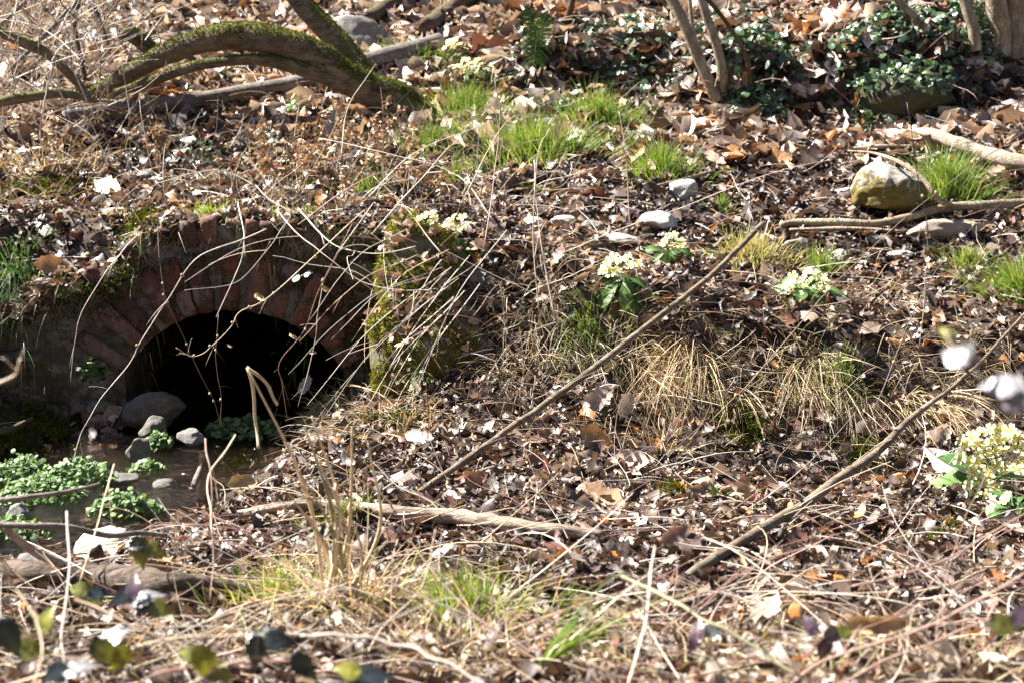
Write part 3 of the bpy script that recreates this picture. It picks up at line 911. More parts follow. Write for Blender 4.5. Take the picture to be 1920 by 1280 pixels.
def build_litter():
    b = B()
    x, y, z = litter_points(135000)
    # nearer than the back slope: full leaves
    P, n, L, ra, kc, kl, tw = leaf_params(x, y, z)
    L = L * np.where(y > 8.3, 1.75, 1.0) * np.where((y < 7.3), 0.85, 1.0)
    warm = np.clip((y - 7.8) / 1.5, 0, 1)
    c1 = palette(len(x), [2.2, 1.7, 2.6, 6, 7, 0.6, 1.8, 0.9]); c2 = palette(len(x), [4, 5, 2.5, 2.0, 1.5, 0.9, 0.8, 4])
    c3 = palette(len(x), [1.6, 1.8, 2.2, 5.5, 9, 0.4, 1.6, 1.0])
    c1 = np.where((y < 4.9)[:, None], c3, c1)  # darker leaf mix up front stands in for deeper shadow there
    col = np.where((rng.uniform(0, 1, len(x)) < warm)[:, None], c2, c1)
    wet = rng.uniform(0, 1, len(x)) < wet_shade(x, y) * 0.92  # picks leaves darkened as rotted and wet or in place of shade
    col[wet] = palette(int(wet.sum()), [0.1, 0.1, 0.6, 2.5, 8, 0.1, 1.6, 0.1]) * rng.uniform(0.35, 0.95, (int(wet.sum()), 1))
    near = y < 8.6
    oak = rng.uniform(0, 1, len(x)) < 0.45
    for sel, S, shp in ((near & oak, 7, 'oak'), (near & ~oak, 6, 'plain'), (~near, 5, 'plain')):
        V, F, C = leaf_batch(P[sel], n[sel], L[sel], ra[sel], kc[sel], kl[sel], tw[sel], col[sel], S, shp)
        b.add(V, F, C)
    # beyond the edges of the view, thinner
    xe = rng.uniform(-5.5, 5.5, 90000); ye = rng.uniform(2.5, 12.5, 90000)
    k = ~in_frame(xe, ye, 0.2) & in_frame(xe, ye, 1.7) & ~wall_gap(xe, ye); xe, ye = xe[k], ye[k]; ze = height(xe, ye)
    k = ~((ze < -2.15) & (xe < -0.4)); xe, ye, ze = xe[k][:24000], ye[k][:24000], ze[k][:24000]
    P3, n3, L3, r3, kc3, kl3, tw3 = leaf_params(xe, ye, ze, 1.5)
    V, F, C = leaf_batch(P3, n3, L3, r3, kc3, kl3, tw3, palette(len(xe), [3, 2, 3, 5, 5, 0.6, 1.3, 1.8]), 4, 'plain')
    b.add(V, F, C)
    # matted, darker layer pressed flat underneath
    x2, y2, z2 = litter_points(36000)
    m = len(x2); P2 = np.stack([x2, y2, z2 + 0.006], -1)
    V, F, C = leaf_batch(P2, norm(normal(x2, y2) + rng.normal(size=(m, 3)) * 0.22), rng.uniform(0.06, 0.13, m), rng.uniform(0.45, 0.7, m), rng.normal(size=m) * 0.5, rng.normal(size=m) * 0.5, rng.normal(size=m) * 0.4, palette(m, [0.8, 0.5, 2.5, 4, 6, 0.2, 1.5, 0.6]) * 0.85, 5, 'plain', 0.03)
    b.add(V, F, C)
    # leaves caught on the turf edge over the wall
    Q, N = surface_samples(BROW[0], BROW[1], 1500)
    k = (N[:, 2] > -0.1); Q, N = Q[k] + N[k] * 0.012, N[k]; m = len(Q)
    V, F, C = leaf_batch(Q, norm(N + rng.normal(size=(m, 3)) * 0.6), rng.uniform(0.03, 0.075, m), rng.uniform(0.45, 0.7, m), rng.normal(size=m) * 1.3, rng.normal(size=m) * 1.5, rng.normal(size=m), palette(m, [3, 2, 4, 5, 4, 0.5, 1.4, 1.5]), 6, 'plain')
    b.add(V, F, C)
    # crumbs and broken pieces
    x, y, z = litter_points(100000, 3.0, 8.6)
    P, n, L, ra, kc, kl, tw = leaf_params(x, y, z, 0.38, 0.02)
    cc = palette(len(x), [2.4, 2, 3.5, 5, 5, 0.4, 1.2, 1.5])
    wet = rng.uniform(0, 1, len(x)) < wet_shade(x, y) * 0.9  # same dark patches for the crumbs, damp and painted shade together
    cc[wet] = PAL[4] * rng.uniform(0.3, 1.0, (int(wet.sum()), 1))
    V, F, C = leaf_batch(P, n, L, ra, kc * 0.6, kl * 0.5, tw, cc, 3, 'plain', 0.12)
    b.add(V, F, C)
    print('litter faces', sum(len(f) for f in b.f))
    obj('leaf_litter', b, M['dead'], origin=(0, 0, 0), kind='stuff')
build_litter()

LANDMARKS = [(1180, 885, 'the pale cupped chestnut leaf'), (1135, 945, 'the ribbed tan chestnut leaf'), (880, 973, 'the weathered fallen branch'), (650, 950, 'the weathered branch butt'), (1100, 1000, 'the weathered branch tip'), (1290, 1075, 'the lower end of the thick pole'), (1600, 880, 'the middle of the thick pole'), (1780, 730, 'the upper part of the thick pole'),
    (1060, 728, 'the middle of the long thin pole'), (1420, 430, 'the top of the long thin pole'), (850, 870, 'the lower part of the long thin pole'), (1835, 900, 'the largest primrose clump'), (1505, 540, 'the pale primrose cushion'), (1165, 530, 'the hanging primrose clump'), (840, 450, 'the primroses on the wall top'), (1000, 1200, 'the broken log'), (1510, 780, 'the long straw tussock'), (1290, 750, 'the tussock under the pole'),
    (1672, 360, 'the mossy boulder'), (1775, 320, 'the dense grass tuft'), (1760, 425, 'the flat block of stone'), (1278, 355, 'the angular stone'), (1150, 452, 'the flat slab'), (1000, 260, 'the widest grass tuft'), (1690, 130, 'the widest ivy mound'), (1420, 150, 'the slim stems ivy'), (1320, 80, 'the slim pale stems'), (1890, 60, 'the pair of trunks'), (1800, 275, 'the thick pale bough'), (1000, 80, 'the fern'),
    (720, 190, 'the base of the leaning tree'), (400, 70, 'the arch of the leaning tree'), (400, 185, 'the grey log'), (430, 400, 'the crown of the brick arch'), (830, 60, 'the thick brown limb'), (1240, 295, 'the yellow green tuft'), (640, 1110, 'the tall dry stalks'), (1530, 1190, 'the purple bramble leaves'), (205, 365, 'the bleached leaf on the path'), (100, 180, 'the twiggy thicket'), (1540, 410, 'the long grey branch')]
def where(px, py, top=True):
    k = min(range(len(LANDMARKS)), key=lambda i: math.hypot(LANDMARKS[i][0] - px, (LANDMARKS[i][1] - py) * 1.3))
    lx, ly, nm = LANDMARKS[k]
    dx, dy = px - lx, py - ly
    far = math.hypot(dx, dy)
    if far < 22: return 'touching ' + nm if top else 'at ' + nm
    side = ('right of' if dx > 0 else 'left of') if abs(dx) > 1.2 * abs(dy) else ('below' if dy > 0 else 'above')
    return ('just ' if far < 75 else 'farther ') + side + ' ' + nm

def leaf_things(n, zone, shape, size, pal, hues, label, group, S=9, spread=0.5, lift=0.03):
    """single leaves lying on top of the litter, each an object"""
    cnt = 0
    while cnt < n:
        px, py = rng.uniform(*zone[0]), rng.uniform(*zone[1])
        g = ground(px, py)
        if wall_gap(g[0], g[1]) or (g[2] < -2.16 and g[0] < -0.4):
            continue
        p = np.array([g + [0, 0, rng.uniform(0.02, 0.02 + lift)]])
        nn = norm(normal(p[:, 0], p[:, 1]) + rng.normal(size=(1, 3)) * spread + np.array([[0, -0.25, 0]]))
        L = np.array([rng.uniform(*size)])
        ci = rng.integers(len(pal)); kc = rng.normal(size=1) * 0.9 + 0.4; kl = rng.normal(size=1) * 1.1
        V, F, C = leaf_batch(p, nn, L, np.array([rng.uniform(0.45, 0.62)]), kc, kl, rng.normal(size=1) * 0.6,
                             np.array([pal[ci]]) * rng.uniform(0.85, 1.15), S, shape, 0.03)
        b = B(); b.add(V, F, C)
        # stalk
        c = V.reshape(-1, 3)
        st, sf = tube(np.linspace(c[1], c[1] + (c[1] - c[4]) * 1.1 + rng.normal(size=3) * 0.006, 3), [0.0012, 0.0008], 4, False)
        b.add(st, sf, C[0] * 0.8)
        bend = abs(kc[0]) + 0.7 * abs(kl[0])
        shape_word = 'flattish' if bend < 0.8 else 'curled' if bend < 1.8 else 'rolled'
        tag(obj('dead_leaf', b, M['dead'], origin=p[0]), f'{shape_word} {hues[ci]} {label} {where(px, py)}', 'leaf', group)
        cnt += 1
leaf_things(80, ((620, 1900), (820, 1250)), 'oak', (0.075, 0.115), [PAL[3], PAL[6], PAL[2]], ['brown', 'rusty', 'greyish'], 'oak leaf', 'brown oak leaves below the bank')
leaf_things(60, ((900, 1900), (330, 620)), 'oak', (0.08, 0.12), [PAL[0], PAL[3], PAL[6]], ['tan', 'brown', 'rusty'], 'oak leaf', 'rusty oak leaves on the terrace')
leaf_things(85, ((1050, 1910), (10, 330)), 'chestnut', (0.12, 0.19), [PAL[1], PAL[7], PAL[0], PAL[5] * 1.1], ['pale', 'pinkish', 'tan', 'orange'], 'chestnut leaf', 'chestnut leaves on the upper slope')
leaf_things(30, ((20, 1000), (130, 420)), 'chestnut', (0.09, 0.15), [PAL[1], PAL[0], PAL[5]], ['pale', 'tan', 'orange'], 'fallen leaf', 'fallen leaves above the culvert')
leaf_things(26, ((950, 1900), (560, 1200)), 'oak', (0.06, 0.09), [PAL[5], np.array([0.5, 0.20, 0.04])], ['orange brown', 'bright orange'], 'small leaf', 'orange dead leaves')

def one_leaf(px, py, L, col, label, shape='chestnut', face=(0, -0.6, 0.7), kc=0.7, kl=0.6, Y=None, up=0.03, ratio=0.6, crumple=0.02):
    g = ground(px, py) if Y is None else at(px, py, Y)
    p = np.array([g + [0, -0.02, up]])
    V, F, C = leaf_batch(p, norm(np.array([face], float)), np.array([L]), np.array([ratio]), np.array([kc]), np.array([kl]), np.array([0.3]), np.array([col]), 11, shape, crumple)
    b = B(); b.add(V, F, C)
    return tag(obj('dead_leaf', b, M['dead'], origin=p[0]), label, 'leaf')
one_leaf(1180, 885, 0.17, (0.58, 0.47, 0.38), 'big pale cupped chestnut leaf standing on edge in the litter', kc=1.3, face=(-0.5, -0.7, 0.5), up=0.05)
one_leaf(1135, 945, 0.17, (0.48, 0.30, 0.17), 'ribbed tan chestnut leaf lying flat below the pale cupped one', face=(0.1, -0.5, 0.8))
one_leaf(1120, 845, 0.15, (0.50, 0.30, 0.14), 'pointed golden brown leaf sticking up between the big chestnut leaves', face=(-0.4, -0.9, 0.2), up=0.06)
one_leaf(1125, 770, 0.15, (0.46, 0.38, 0.32), 'greyish ragged oak leaf under the long diagonal pole', 'oak', face=(-0.2, -0.9, 0.4), up=0.05)
one_leaf(1170, 785, 0.12, (0.50, 0.42, 0.34), 'narrow grey leaf beside the ragged oak leaf under the pole', 'oak', face=(0.3, -0.9, 0.4), up=0.05)
one_leaf(885, 915, 0.13, (0.40, 0.22, 0.11), 'flat brown chestnut leaf just above the weathered fallen branch', face=(0.2, -0.8, 0.5))
one_leaf(790, 835, 0.14, (0.62, 0.55, 0.47), 'bleached curled leaf on the slope below the mossy pier', face=(-0.4, -0.6, 0.7), kc=1.6)
one_leaf(575, 740, 0.11, (0.60, 0.53, 0.45), 'bleached leaf on the spur in front of the tunnel mouth', face=(-0.3, -0.5, 0.8))
one_leaf(100, 512, 0.15, (0.34, 0.20, 0.11), 'wrinkled brown leaf caught in the soil above the abutment', face=(0.2, -0.9, 0.3), kc=1.0, up=0.03)
one_leaf(205, 365, 0.17, (0.62, 0.50, 0.40), 'large bleached leaf lying on the path over the culvert', face=(-0.2, -0.6, 0.8))
one_leaf(455, 918, 0.12, (0.46, 0.35, 0.16), 'yellowish leaf at the edge of the stream', face=(0.2, -0.7, 0.6))
one_leaf(1765, 900, 0.2, (0.66, 0.56, 0.48), 'large bleached leaf propped against the big primrose clump', face=(-0.75, -0.5, 0.4), up=0.08, ratio=0.42)
one_leaf(1430, 1165, 0.16, (0.60, 0.50, 0.38), 'long pale leaf lying flat on the trampled litter', face=(0, -0.3, 0.95), ratio=0.4)
one_leaf(1640, 1180, 0.14, (0.44, 0.31, 0.17), 'shrivelled tan leaf hanging upright on a stem', Y=3.6, face=(-0.2, -0.95, 0.1), kc=1.9)
one_leaf(1265, 1020, 0.075, (0.26, 0.17, 0.14), 'small purplish brown leaf hanging at the tip of a bramble shoot', Y=3.4, face=(-0.2, -0.95, 0.3), kc=1.1)
one_leaf(185, 820, 0.1, (0.28, 0.15, 0.09), 'damp brown leaf on the heap beside the tunnel mouth', face=(0.1, -0.8, 0.5), up=0.06)
one_leaf(215, 805, 0.1, (0.36, 0.25, 0.17), 'pale brown leaf on top of the heap beside the tunnel mouth', face=(0.3, -0.7, 0.5), up=0.08)

# heap of damp leaves beside the tunnel mouth
def leaf_heap():
    N = 130
    g = ground(195, 835)
    x = g[0] + rng.normal(size=N) * 0.075; y = g[1] + rng.normal(size=N) * 0.06
    P = np.stack([x, y, height(x, y) + rng.uniform(0, 0.09, N) * np.exp(-((x - g[0]) / 0.1) ** 2)], -1)
    nn = norm(rng.normal(size=(N, 3)) * 0.6 + np.array([0, -0.6, 0.6]))
    V, F, C = leaf_batch(P, nn, rng.uniform(0.06, 0.1, N), rng.uniform(0.45, 0.6, N), rng.normal(size=N) * 0.8, rng.normal(size=N), rng.normal(size=N) * 0.5, palette(N, [2, 1, 3, 4, 3, 0.3, 2, 0.5]), 7, 'chestnut')
    b = B(); b.add(V, F, C); obj('leaf_heap', b, M['dead'], kind='stuff')
leaf_heap()

# ------------------------------------------------------------------ twigs and stems
STEM = {'straw': (0.54, 0.42, 0.27), 'pale': (0.68, 0.60, 0.50), 'grey': (0.38, 0.33, 0.28), 'brown': (0.20, 0.13, 0.085), 'red': (0.30, 0.15, 0.11), 'pink': (0.46, 0.30, 0.24), 'dark': (0.075, 0.05, 0.04), 'green': (0.22, 0.20, 0.11)}
def px_path(pts, k=7, wob=0.004):
    P = np.array([at(*p) for p in pts])
    P = smooth_path(P, k)
    s = rng.uniform(0, 100)
    d = np.linspace(0, len(P) * 0.35, len(P))
    P = P + np.stack([noise2(d, np.zeros_like(d) + s, 1, 3), noise2(d, np.zeros_like(d) + s + 9, 1, 4), noise2(d, np.zeros_like(d) + s + 21, 1, 5)], -1) * wob
    return P

def stem_thing(pts, r, col, label, name='dry_stem', cat='stem', group=None, side=0, n=6, wob=0.004, nodes=True, buds=0):
    P = px_path(pts, wob=wob)
    root = None
    b = B(); c = np.array(STEM[col]) * rng.uniform(0.85, 1.15)
    rr = np.interp(np.linspace(0, 1, len(P)), np.linspace(0, 1, len(r)), r) * (0.76 if pts[0][2] > 5 else 0.9)
    if nodes:
        rr = rr * (1 + 0.25 * (np.arange(len(P)) % 7 == 3))
    V, F = tube(P, rr, n); b.add(V, F, c)
    for j in range(side):
        i = rng.integers(len(P) // 4, len(P) - 2)
        T = norm(P[i + 1] - P[i]); d = norm(T + rng.normal(size=3) * 0.7)
        l = rng.uniform(0.03, 0.14)
        q_ = P[i] + d * np.linspace(0, l, 5)[:, None] + np.array([0, 0, -0.25 * l]) * (np.linspace(0, 1, 5) ** 2)[:, None]
        V, F = tube(q_, [rr[i] * 0.6, rr[i] * 0.25], 4); b.add(V, F, c)
    for j in range(buds):
        i = rng.integers(2, len(P) - 1)
        V, F = rock_verts((0.012, 0.012, 0.016), 500 + j, 1, 3); b.add(V + P[i] + rng.normal(size=3) * 0.003, F, np.array([0.5, 0.36, 0.2]))
    o = obj(name, b, M['twig'], origin=P[0])
    return tag(o, label, cat, group)

def twig_stuff(name, items, mat_='twig'):
    b = B()
    for P, r, c, n in items:
        V, F = tube(P, r, n, False); b.add(V, F, c)
    return obj(name, b, M[mat_], origin=(0, 0, 0), kind='stuff')

def random_twig(p, d, l, bend=0.3, k=6):
    d = norm(d); s = np.linspace(0, 1, k)[:, None]
    side = norm(np.cross(d, rng.normal(size=3)))
    return p + d * l * s + side * (bend * l * rng.normal()) * s ** 2 + side[::-1] * 0.04 * l * np.sin(s * rng.uniform(3, 8)) + np.array([0, 0, -0.18 * l]) * s ** 2

def litter_twigs():
    items = []
    x, y, z = litter_points(5200, 3.0, 11)
    for i in range(len(x)):
        a = rng.uniform(0, 2 * np.pi)
        d = np.array([math.cos(a), math.sin(a) * 0.7, rng.uniform(-0.05, 0.5)])
        l = rng.uniform(0.06, 0.35)
        c = np.array(STEM[rng.choice(['straw', 'grey', 'pale', 'brown', 'brown', 'dark'])]) * rng.uniform(0.7, 1.2)
        items.append((random_twig(np.array([x[i], y[i], z[i] + rng.uniform(0.0, 0.04)]), d, l), [rng.uniform(0.0012, 0.0035), 0.0008], c, 4))
    twig_stuff('twig_debris', items)
litter_twigs()

# long stems that can be told apart in the picture
def long_stems():
    S = stem_thing
    br = 'bramble_shoot'
    S([(500, 430, 6.75), (440, 455, 6.66), (367, 485, 6.6), (312, 565, 6.55), (265, 637, 6.5), (245, 677, 6.48), (187, 750, 6.4), (150, 820, 6.35), (135, 870, 6.3)], [0.0035, 0.0025, 0.0018], 'pale', 'long pale arching stem crossing the brick arch and drooping to the stream', br, side=3, buds=4)
    S([(262, 437, 6.8), (210, 495, 6.7), (185, 532, 6.66), (152, 590, 6.62), (142, 630, 6.6), (132, 715, 6.58)], [0.003, 0.0016], 'pale', 'pale stem hanging over the arch springing beside the abutment', br, side=1)
    S([(295, 425, 6.85), (300, 495, 6.75), (312, 565, 6.7), (350, 645, 6.66), (400, 750, 6.6), (418, 805, 6.58)], [0.0022, 0.0016], 'brown', 'thin brown stem crossing down in front of the tunnel mouth', br, buds=6)
    S([(445, 380, 6.85), (458, 440, 6.7), (452, 490, 6.65), (430, 540, 6.62), (405, 595, 6.6)], [0.0035, 0.002], 'pale', 'pale hooked stem hanging over the crown of the arch', br, side=1)
    S([(680, 395, 6.7), (590, 480, 6.55), (500, 560, 6.45), (450, 585, 6.42), (430, 615, 6.4), (390, 655, 6.38), (360, 668, 6.36), (330, 652, 6.35)], [0.003, 0.0025, 0.0015], 'straw', 'straw stem curling across the dark opening with bud tips', br, side=6, buds=8)
    S([(545, 405, 6.7), (500, 470, 6.6), (440, 530, 6.55), (345, 545, 6.55)], [0.002, 0.0012], 'grey', 'thin grey stem lying across the upper arch bricks', br)
    S([(408, 590, 6.7), (405, 680, 6.65), (415, 740, 6.62), (412, 800, 6.6)], [0.0018, 0.0014], 'brown', 'thin brown stem hanging straight down in the tunnel mouth', br, side=2, buds=3)
    S([(660, 420, 6.55), (600, 540, 6.45), (570, 620, 6.4), (525, 680, 6.38), (530, 720, 6.36), (540, 790, 6.34)], [0.0026, 0.0016], 'red', 'reddish stem bending down past the end of the arch', br, side=3, buds=3)
    S([(700, 380, 6.6), (625, 490, 6.5), (600, 560, 6.45), (588, 650, 6.42), (560, 760, 6.38)], [0.0026, 0.0016], 'pale', 'pale stem dropping beside the arch into the spur', br, side=2)
    S([(520, 395, 6.75), (560, 440, 6.6), (610, 480, 6.5), (680, 530, 6.45), (760, 545, 6.4), (820, 540, 6.4)], [0.0034, 0.0022], 'pale', 'pale looping stem over the shaded wall beside the pier', br, side=1)
    S([(560, 390, 6.75), (620, 455, 6.55), (700, 475, 6.5), (780, 462, 6.5)], [0.004, 0.0025], 'pale', 'whitish stem arching from the wall top to the primroses', br, side=1)
    # long straight stems falling from the pier towards the spur
    ends = [((860, 520), (560, 830)), ((845, 500), (575, 760)), ((835, 540), (600, 790)), ((850, 560), (640, 800)), ((830, 500), (540, 700)), ((880, 480), (690, 760)), ((800, 520), (620, 640)), ((840, 470), (660, 640)),
            ((870, 545), (700, 800)), ((825, 590), (640, 850)), ((900, 530), (740, 820)), ((780, 480), (560, 640)), ((840, 610), (700, 850)), ((760, 430), (580, 600)), ((950, 430), (770, 760))]
    order = sorted(range(len(ends)), key=lambda i: ends[i][1][0] + ends[i][1][1] * 0.01)
    ORD = ['leftmost', 'second from the left', 'third from the left', 'fourth from the left', 'fifth from the left', 'sixth from the left', 'seventh from the left', 'middle one', 'seventh from the right', 'sixth from the right', 'fifth from the right', 'fourth from the right', 'third from the right', 'second from the right', 'rightmost']
    for ei, (a, e) in enumerate(ends):
        m_ = ((a[0] + e[0]) / 2 + rng.uniform(-14, 4), (a[1] + e[1]) / 2 - rng.uniform(10, 34))
        S([(a[0], a[1], 6.52), (m_[0], m_[1], 6.36), (e[0], e[1], 6.25)], [0.0026, 0.0014], rng.choice(['pale', 'straw', 'pale', 'grey']), f'long dead stem falling from the mossy pier, {ORD[order.index(ei)]} by its lower tip', 'dead_stalk', group='dead stems falling from the mossy pier', wob=0.006, side=int(rng.integers(0, 2)))
    # upright and leaning stems on the terrace
    tall = [((905, 470, 6.6), (935, 270, 6.9), (930, 150, 7.0)), ((1010, 590, 6.4), (1000, 430, 6.5), (1010, 290, 6.6), (1030, 240, 6.7)), ((1040, 600, 6.4), (1010, 420, 6.5), (1000, 300, 6.6)), ((870, 380, 6.9), (940, 240, 7.2), (1010, 215, 7.3), (1180, 250, 7.4)),
            ((690, 370, 7.0), (790, 280, 7.2), (930, 225, 7.3)), ((1180, 430, 6.9), (1175, 300, 7.0), (1160, 210, 7.1)), ((560, 420, 6.8), (700, 330, 6.95), (880, 300, 7.1)), ((700, 440, 6.7), (820, 300, 6.9), (860, 260, 7)), ((640, 300, 7.2), (655, 200, 7.4), (705, 120, 7.5)),
            ((290, 340, 7.6), (270, 240, 7.7), (260, 190, 7.8)), ((480, 350, 7.3), (420, 322, 7.35), (360, 325, 7.3), (290, 345, 7.3)), ((480, 350, 7.3), (520, 385, 7.1), (600, 430, 6.9)), ((830, 480, 6.6), (760, 390, 6.8), (700, 330, 6.9)), ((930, 420, 6.8), (860, 330, 7.0), (740, 290, 7.1), (600, 262, 7.3))]
    names = ['tall thin stem standing beside the primroses on the wall top', 'tall pale stem bending over beside the pier', 'pale stem crossing the hooked one beside the pier', 'thin arching stem reaching over the big grass tuft', 'pale arching stem rising from the path towards the grass', 'thin stem standing at the edge of the stony terrace',
             'long pale stem leaning over the path', 'crossing pale stem above the primroses', 'pale twig standing in front of the tree base', 'whitish kinked twig standing on the path', 'low whitish arched stem on the path over the arch', 'pale stem sliding off the path edge over the arch', 'brown stem leaning back from the primroses', 'reddish stem lying across the terrace edge']
    for pts, nm in zip(tall, names):
        S(list(pts), [0.0036, 0.0016], rng.choice(['pale', 'straw', 'pale', 'pink']), nm, 'dead_stalk', side=3, wob=0.008)
    # dark thin shoots over the right bank
    for pts, nm in [([(1720, 660, 5.6), (1740, 480, 5.9), (1725, 350, 6.0), (1700, 190, 6.1)], 'thin dark red shoot standing in front of the boulder'),
                    ([(1640, 770, 5.3), (1700, 620, 5.5), (1780, 470, 5.7), (1890, 370, 5.9)], 'dark thin shoot leaning over the slope beside the flat stone'),
                    ([(1330, 790, 5.6), (1420, 700, 5.6), (1560, 540, 5.8), (1730, 380, 6.0), (1920, 250, 6.2)], 'long thin brown shoot crossing the terrace diagonally'),
                    ([(1330, 390, 6.2), (1430, 440, 6.0), (1560, 520, 5.8), (1700, 640, 5.6)], 'dark shoot arching down across the pale primroses'),
                    ([(1300, 520, 5.9), (1450, 540, 5.8), (1580, 600, 5.7), (1790, 690, 5.5)], 'low dark shoot lying over the shaded bank edge'),
                    ([(1700, 800, 5.2), (1760, 860, 5.1), (1840, 895, 5.0), (1930, 920, 4.9)], 'dark shoot lying across the big primrose flowers'),
                    ([(1060, 470, 6.6), (1250, 400, 6.7), (1430, 330, 6.9), (1560, 300, 7.1)], 'long pale stem lying across the stones on the terrace')]:
        S(pts, [0.0028, 0.0016], 'dark' if 'dark' in nm else ('pale' if 'pale' in nm else 'brown'), nm, br, side=4, buds=5, wob=0.008)
    # blurred near stems along the bottom
    near = [([(1465, 1290, 3.1), (1560, 1230, 3.2), (1750, 1170, 3.3), (1930, 1070, 3.4)], 'pink', 0.0035, 'pinkish bramble stem rising along the bottom of the trampled litter'),
            ([(1560, 1290, 3.2), (1700, 1220, 3.3), (1930, 1130, 3.4)], 'pink', 0.003, 'second pinkish bramble stem, lower and straighter than its neighbour'),
            ([(1180, 1290, 3.0), (1215, 1130, 3.2), (1225, 1020, 3.4)], 'pale', 0.0028, 'pale upright stem beside the small purplish leaf'),
            ([(1165, 1080, 3.5), (1300, 1145, 3.3), (1400, 1205, 3.2), (1500, 1270, 3.1)], 'green', 0.0048, 'greenish grey stem slanting across the end of the pole'),
            ([(1750, 1290, 3.6), (1760, 1150, 3.8), (1800, 1000, 4.0), (1850, 880, 4.2)], 'brown', 0.002, 'thin reddish stem standing below the big primroses'),
            ([(1600, 1100, 3.7), (1760, 1050, 3.8), (1930, 960, 3.9)], 'pink', 0.0028, 'slender pink stem passing under the big primroses'),
            ([(-10, 1030, 3.0), (30, 1100, 3.0), (80, 1200, 2.9), (60, 1290, 2.8)], 'straw', 0.003, 'straw coloured stem bending at the lower corner'),
            ([(560, 1195, 3.0), (640, 1188, 3.0), (740, 1205, 3.0), (830, 1240, 2.95), (915, 1290, 2.9)], 'pale', 0.0042, 'pale curved bramble stem over the dry tussock'),
            ([(-10, 1290, 3.1), (180, 1235, 3.1), (350, 1195, 3.1), (560, 1190, 3.1)], 'straw', 0.0036, 'straw bramble stem running behind the yellow leaves'),
            ([(140, 1120, 3.2), (230, 1165, 3.1), (330, 1205, 3.05), (470, 1260, 3.0)], 'brown', 0.0034, 'brown bramble stem sloping down through the leaves'),
            ([(215, 1290, 3.0), (330, 1255, 3.0), (500, 1240, 3.0), (700, 1235, 3.0)], 'red', 0.003, 'reddish bramble stem lying across the yellow leaves'),
            ([(122, 960, 3.9), (130, 1080, 3.6), (118, 1200, 3.3), (125, 1290, 3.2)], 'grey', 0.0032, 'pale upright stalk in front of the bright stone'),
            ([(385, 820, 4.4), (395, 900, 4.3), (400, 1030, 4.2), (395, 1130, 4.1)], 'pink', 0.0026, 'thin pinkish stalk standing beside the watercress'),
            ([(440, 815, 4.7), (390, 900, 4.5), (400, 1000, 4.3)], 'straw', 0.0032, 'kinked straw stalk in front of the stream bank'),
            ([(745, 1010, 4.2), (735, 1100, 4.1), (740, 1290, 3.9)], 'pink', 0.002, 'thin pink stalk standing over the dry tussock'),
            ([(215, 870, 4.6), (190, 960, 4.3), (150, 1090, 4.0)], 'straw', 0.0025, 'leaning straw stalk over the watercress'),
            ([(-20, 725, 3.1), (25, 705, 3.1), (42, 672, 3.1)], 'straw', 0.004, 'curled pale stem tip near the lens at the wall')]
    for pts, c, r, nm in near:
        S(pts, [r, r * 0.7], c, nm, br, side=2, wob=0.006)
long_stems()

def stem_tangle():
    items = []
    for i in range(110):
        px, py = rng.uniform(480, 1100), rng.uniform(330, 640)
        if px < 700 and py > 470: continue
        p = ground(px, py) if py < 440 or px > 860 else at(px, py, 6.6)
        p[1] -= 0.03
        d = np.array([rng.normal() * 0.6 - 0.25, -0.25 + rng.normal() * 0.25, rng.normal() * 0.55 + 0.1])
        items.append((random_twig(p, d, rng.uniform(0.15, 0.55), 0.3, 9), [rng.uniform(0.0014, 0.003), 0.001], np.array(STEM[rng.choice(['pale', 'straw', 'grey', 'pale', 'brown'])]) * rng.uniform(0.8, 1.15), 4))
    for i in range(170):
        px, py = rng.uniform(0, 950), rng.uniform(200, 420)
        p = ground(px, py)
        d = np.array([rng.normal() * 0.45, rng.normal() * 0.3, 1.0])
        items.append((random_twig(p, d, rng.uniform(0.12, 0.42), 0.3, 8), [rng.uniform(0.0012, 0.0026), 0.0009], np.array(STEM[rng.choice(['pale', 'straw', 'grey', 'brown'])]) * rng.uniform(0.7, 1.1), 4))
    for i in range(330):
        px, py = (rng.uniform(950, 1920), rng.uniform(960, 1280)) if i % 2 else (rng.uniform(0, 950), rng.uniform(960, 1280))
        p = ground(px, py)
        if p[2] < -2.14 and p[0] < -0.4: continue
        a = rng.normal() * 0.5
        d = np.array([math.cos(a) * rng.choice([-1, 1]), math.sin(a) * 0.6, rng.uniform(0.05, 0.7)])
        items.append((random_twig(p, d, rng.uniform(0.15, 0.6), 0.3, 9), [rng.uniform(0.0014, 0.003), 0.001], np.array(STEM[rng.choice(['pale', 'straw', 'pink', 'grey', 'red'])]) * rng.uniform(0.8, 1.15), 4))
    for i in range(220):
        px, py = rng.uniform(880, 1800), rng.uniform(520, 900)
        p = ground(px, py)
        d = np.array([rng.normal() * 0.7 - 0.2, -0.3 + rng.normal() * 0.3, rng.uniform(-0.2, 0.7)])
        items.append((random_twig(p, d, rng.uniform(0.1, 0.42), 0.4, 9), [rng.uniform(0.0011, 0.0022), 0.0008], np.array(STEM[rng.choice(['pale', 'straw', 'grey', 'brown'])]) * rng.uniform(0.7, 1.15), 4))
    twig_stuff('stem_tangle', items)
stem_tangle()

# ------------------------------------------------------------------ wood: poles, branches, logs
def wood_path(pts, k=8):
    return smooth_path(np.array(pts, float), k)
def gp(px, py, lift=0.0):
    return ground(px, py, lift + 0.028)

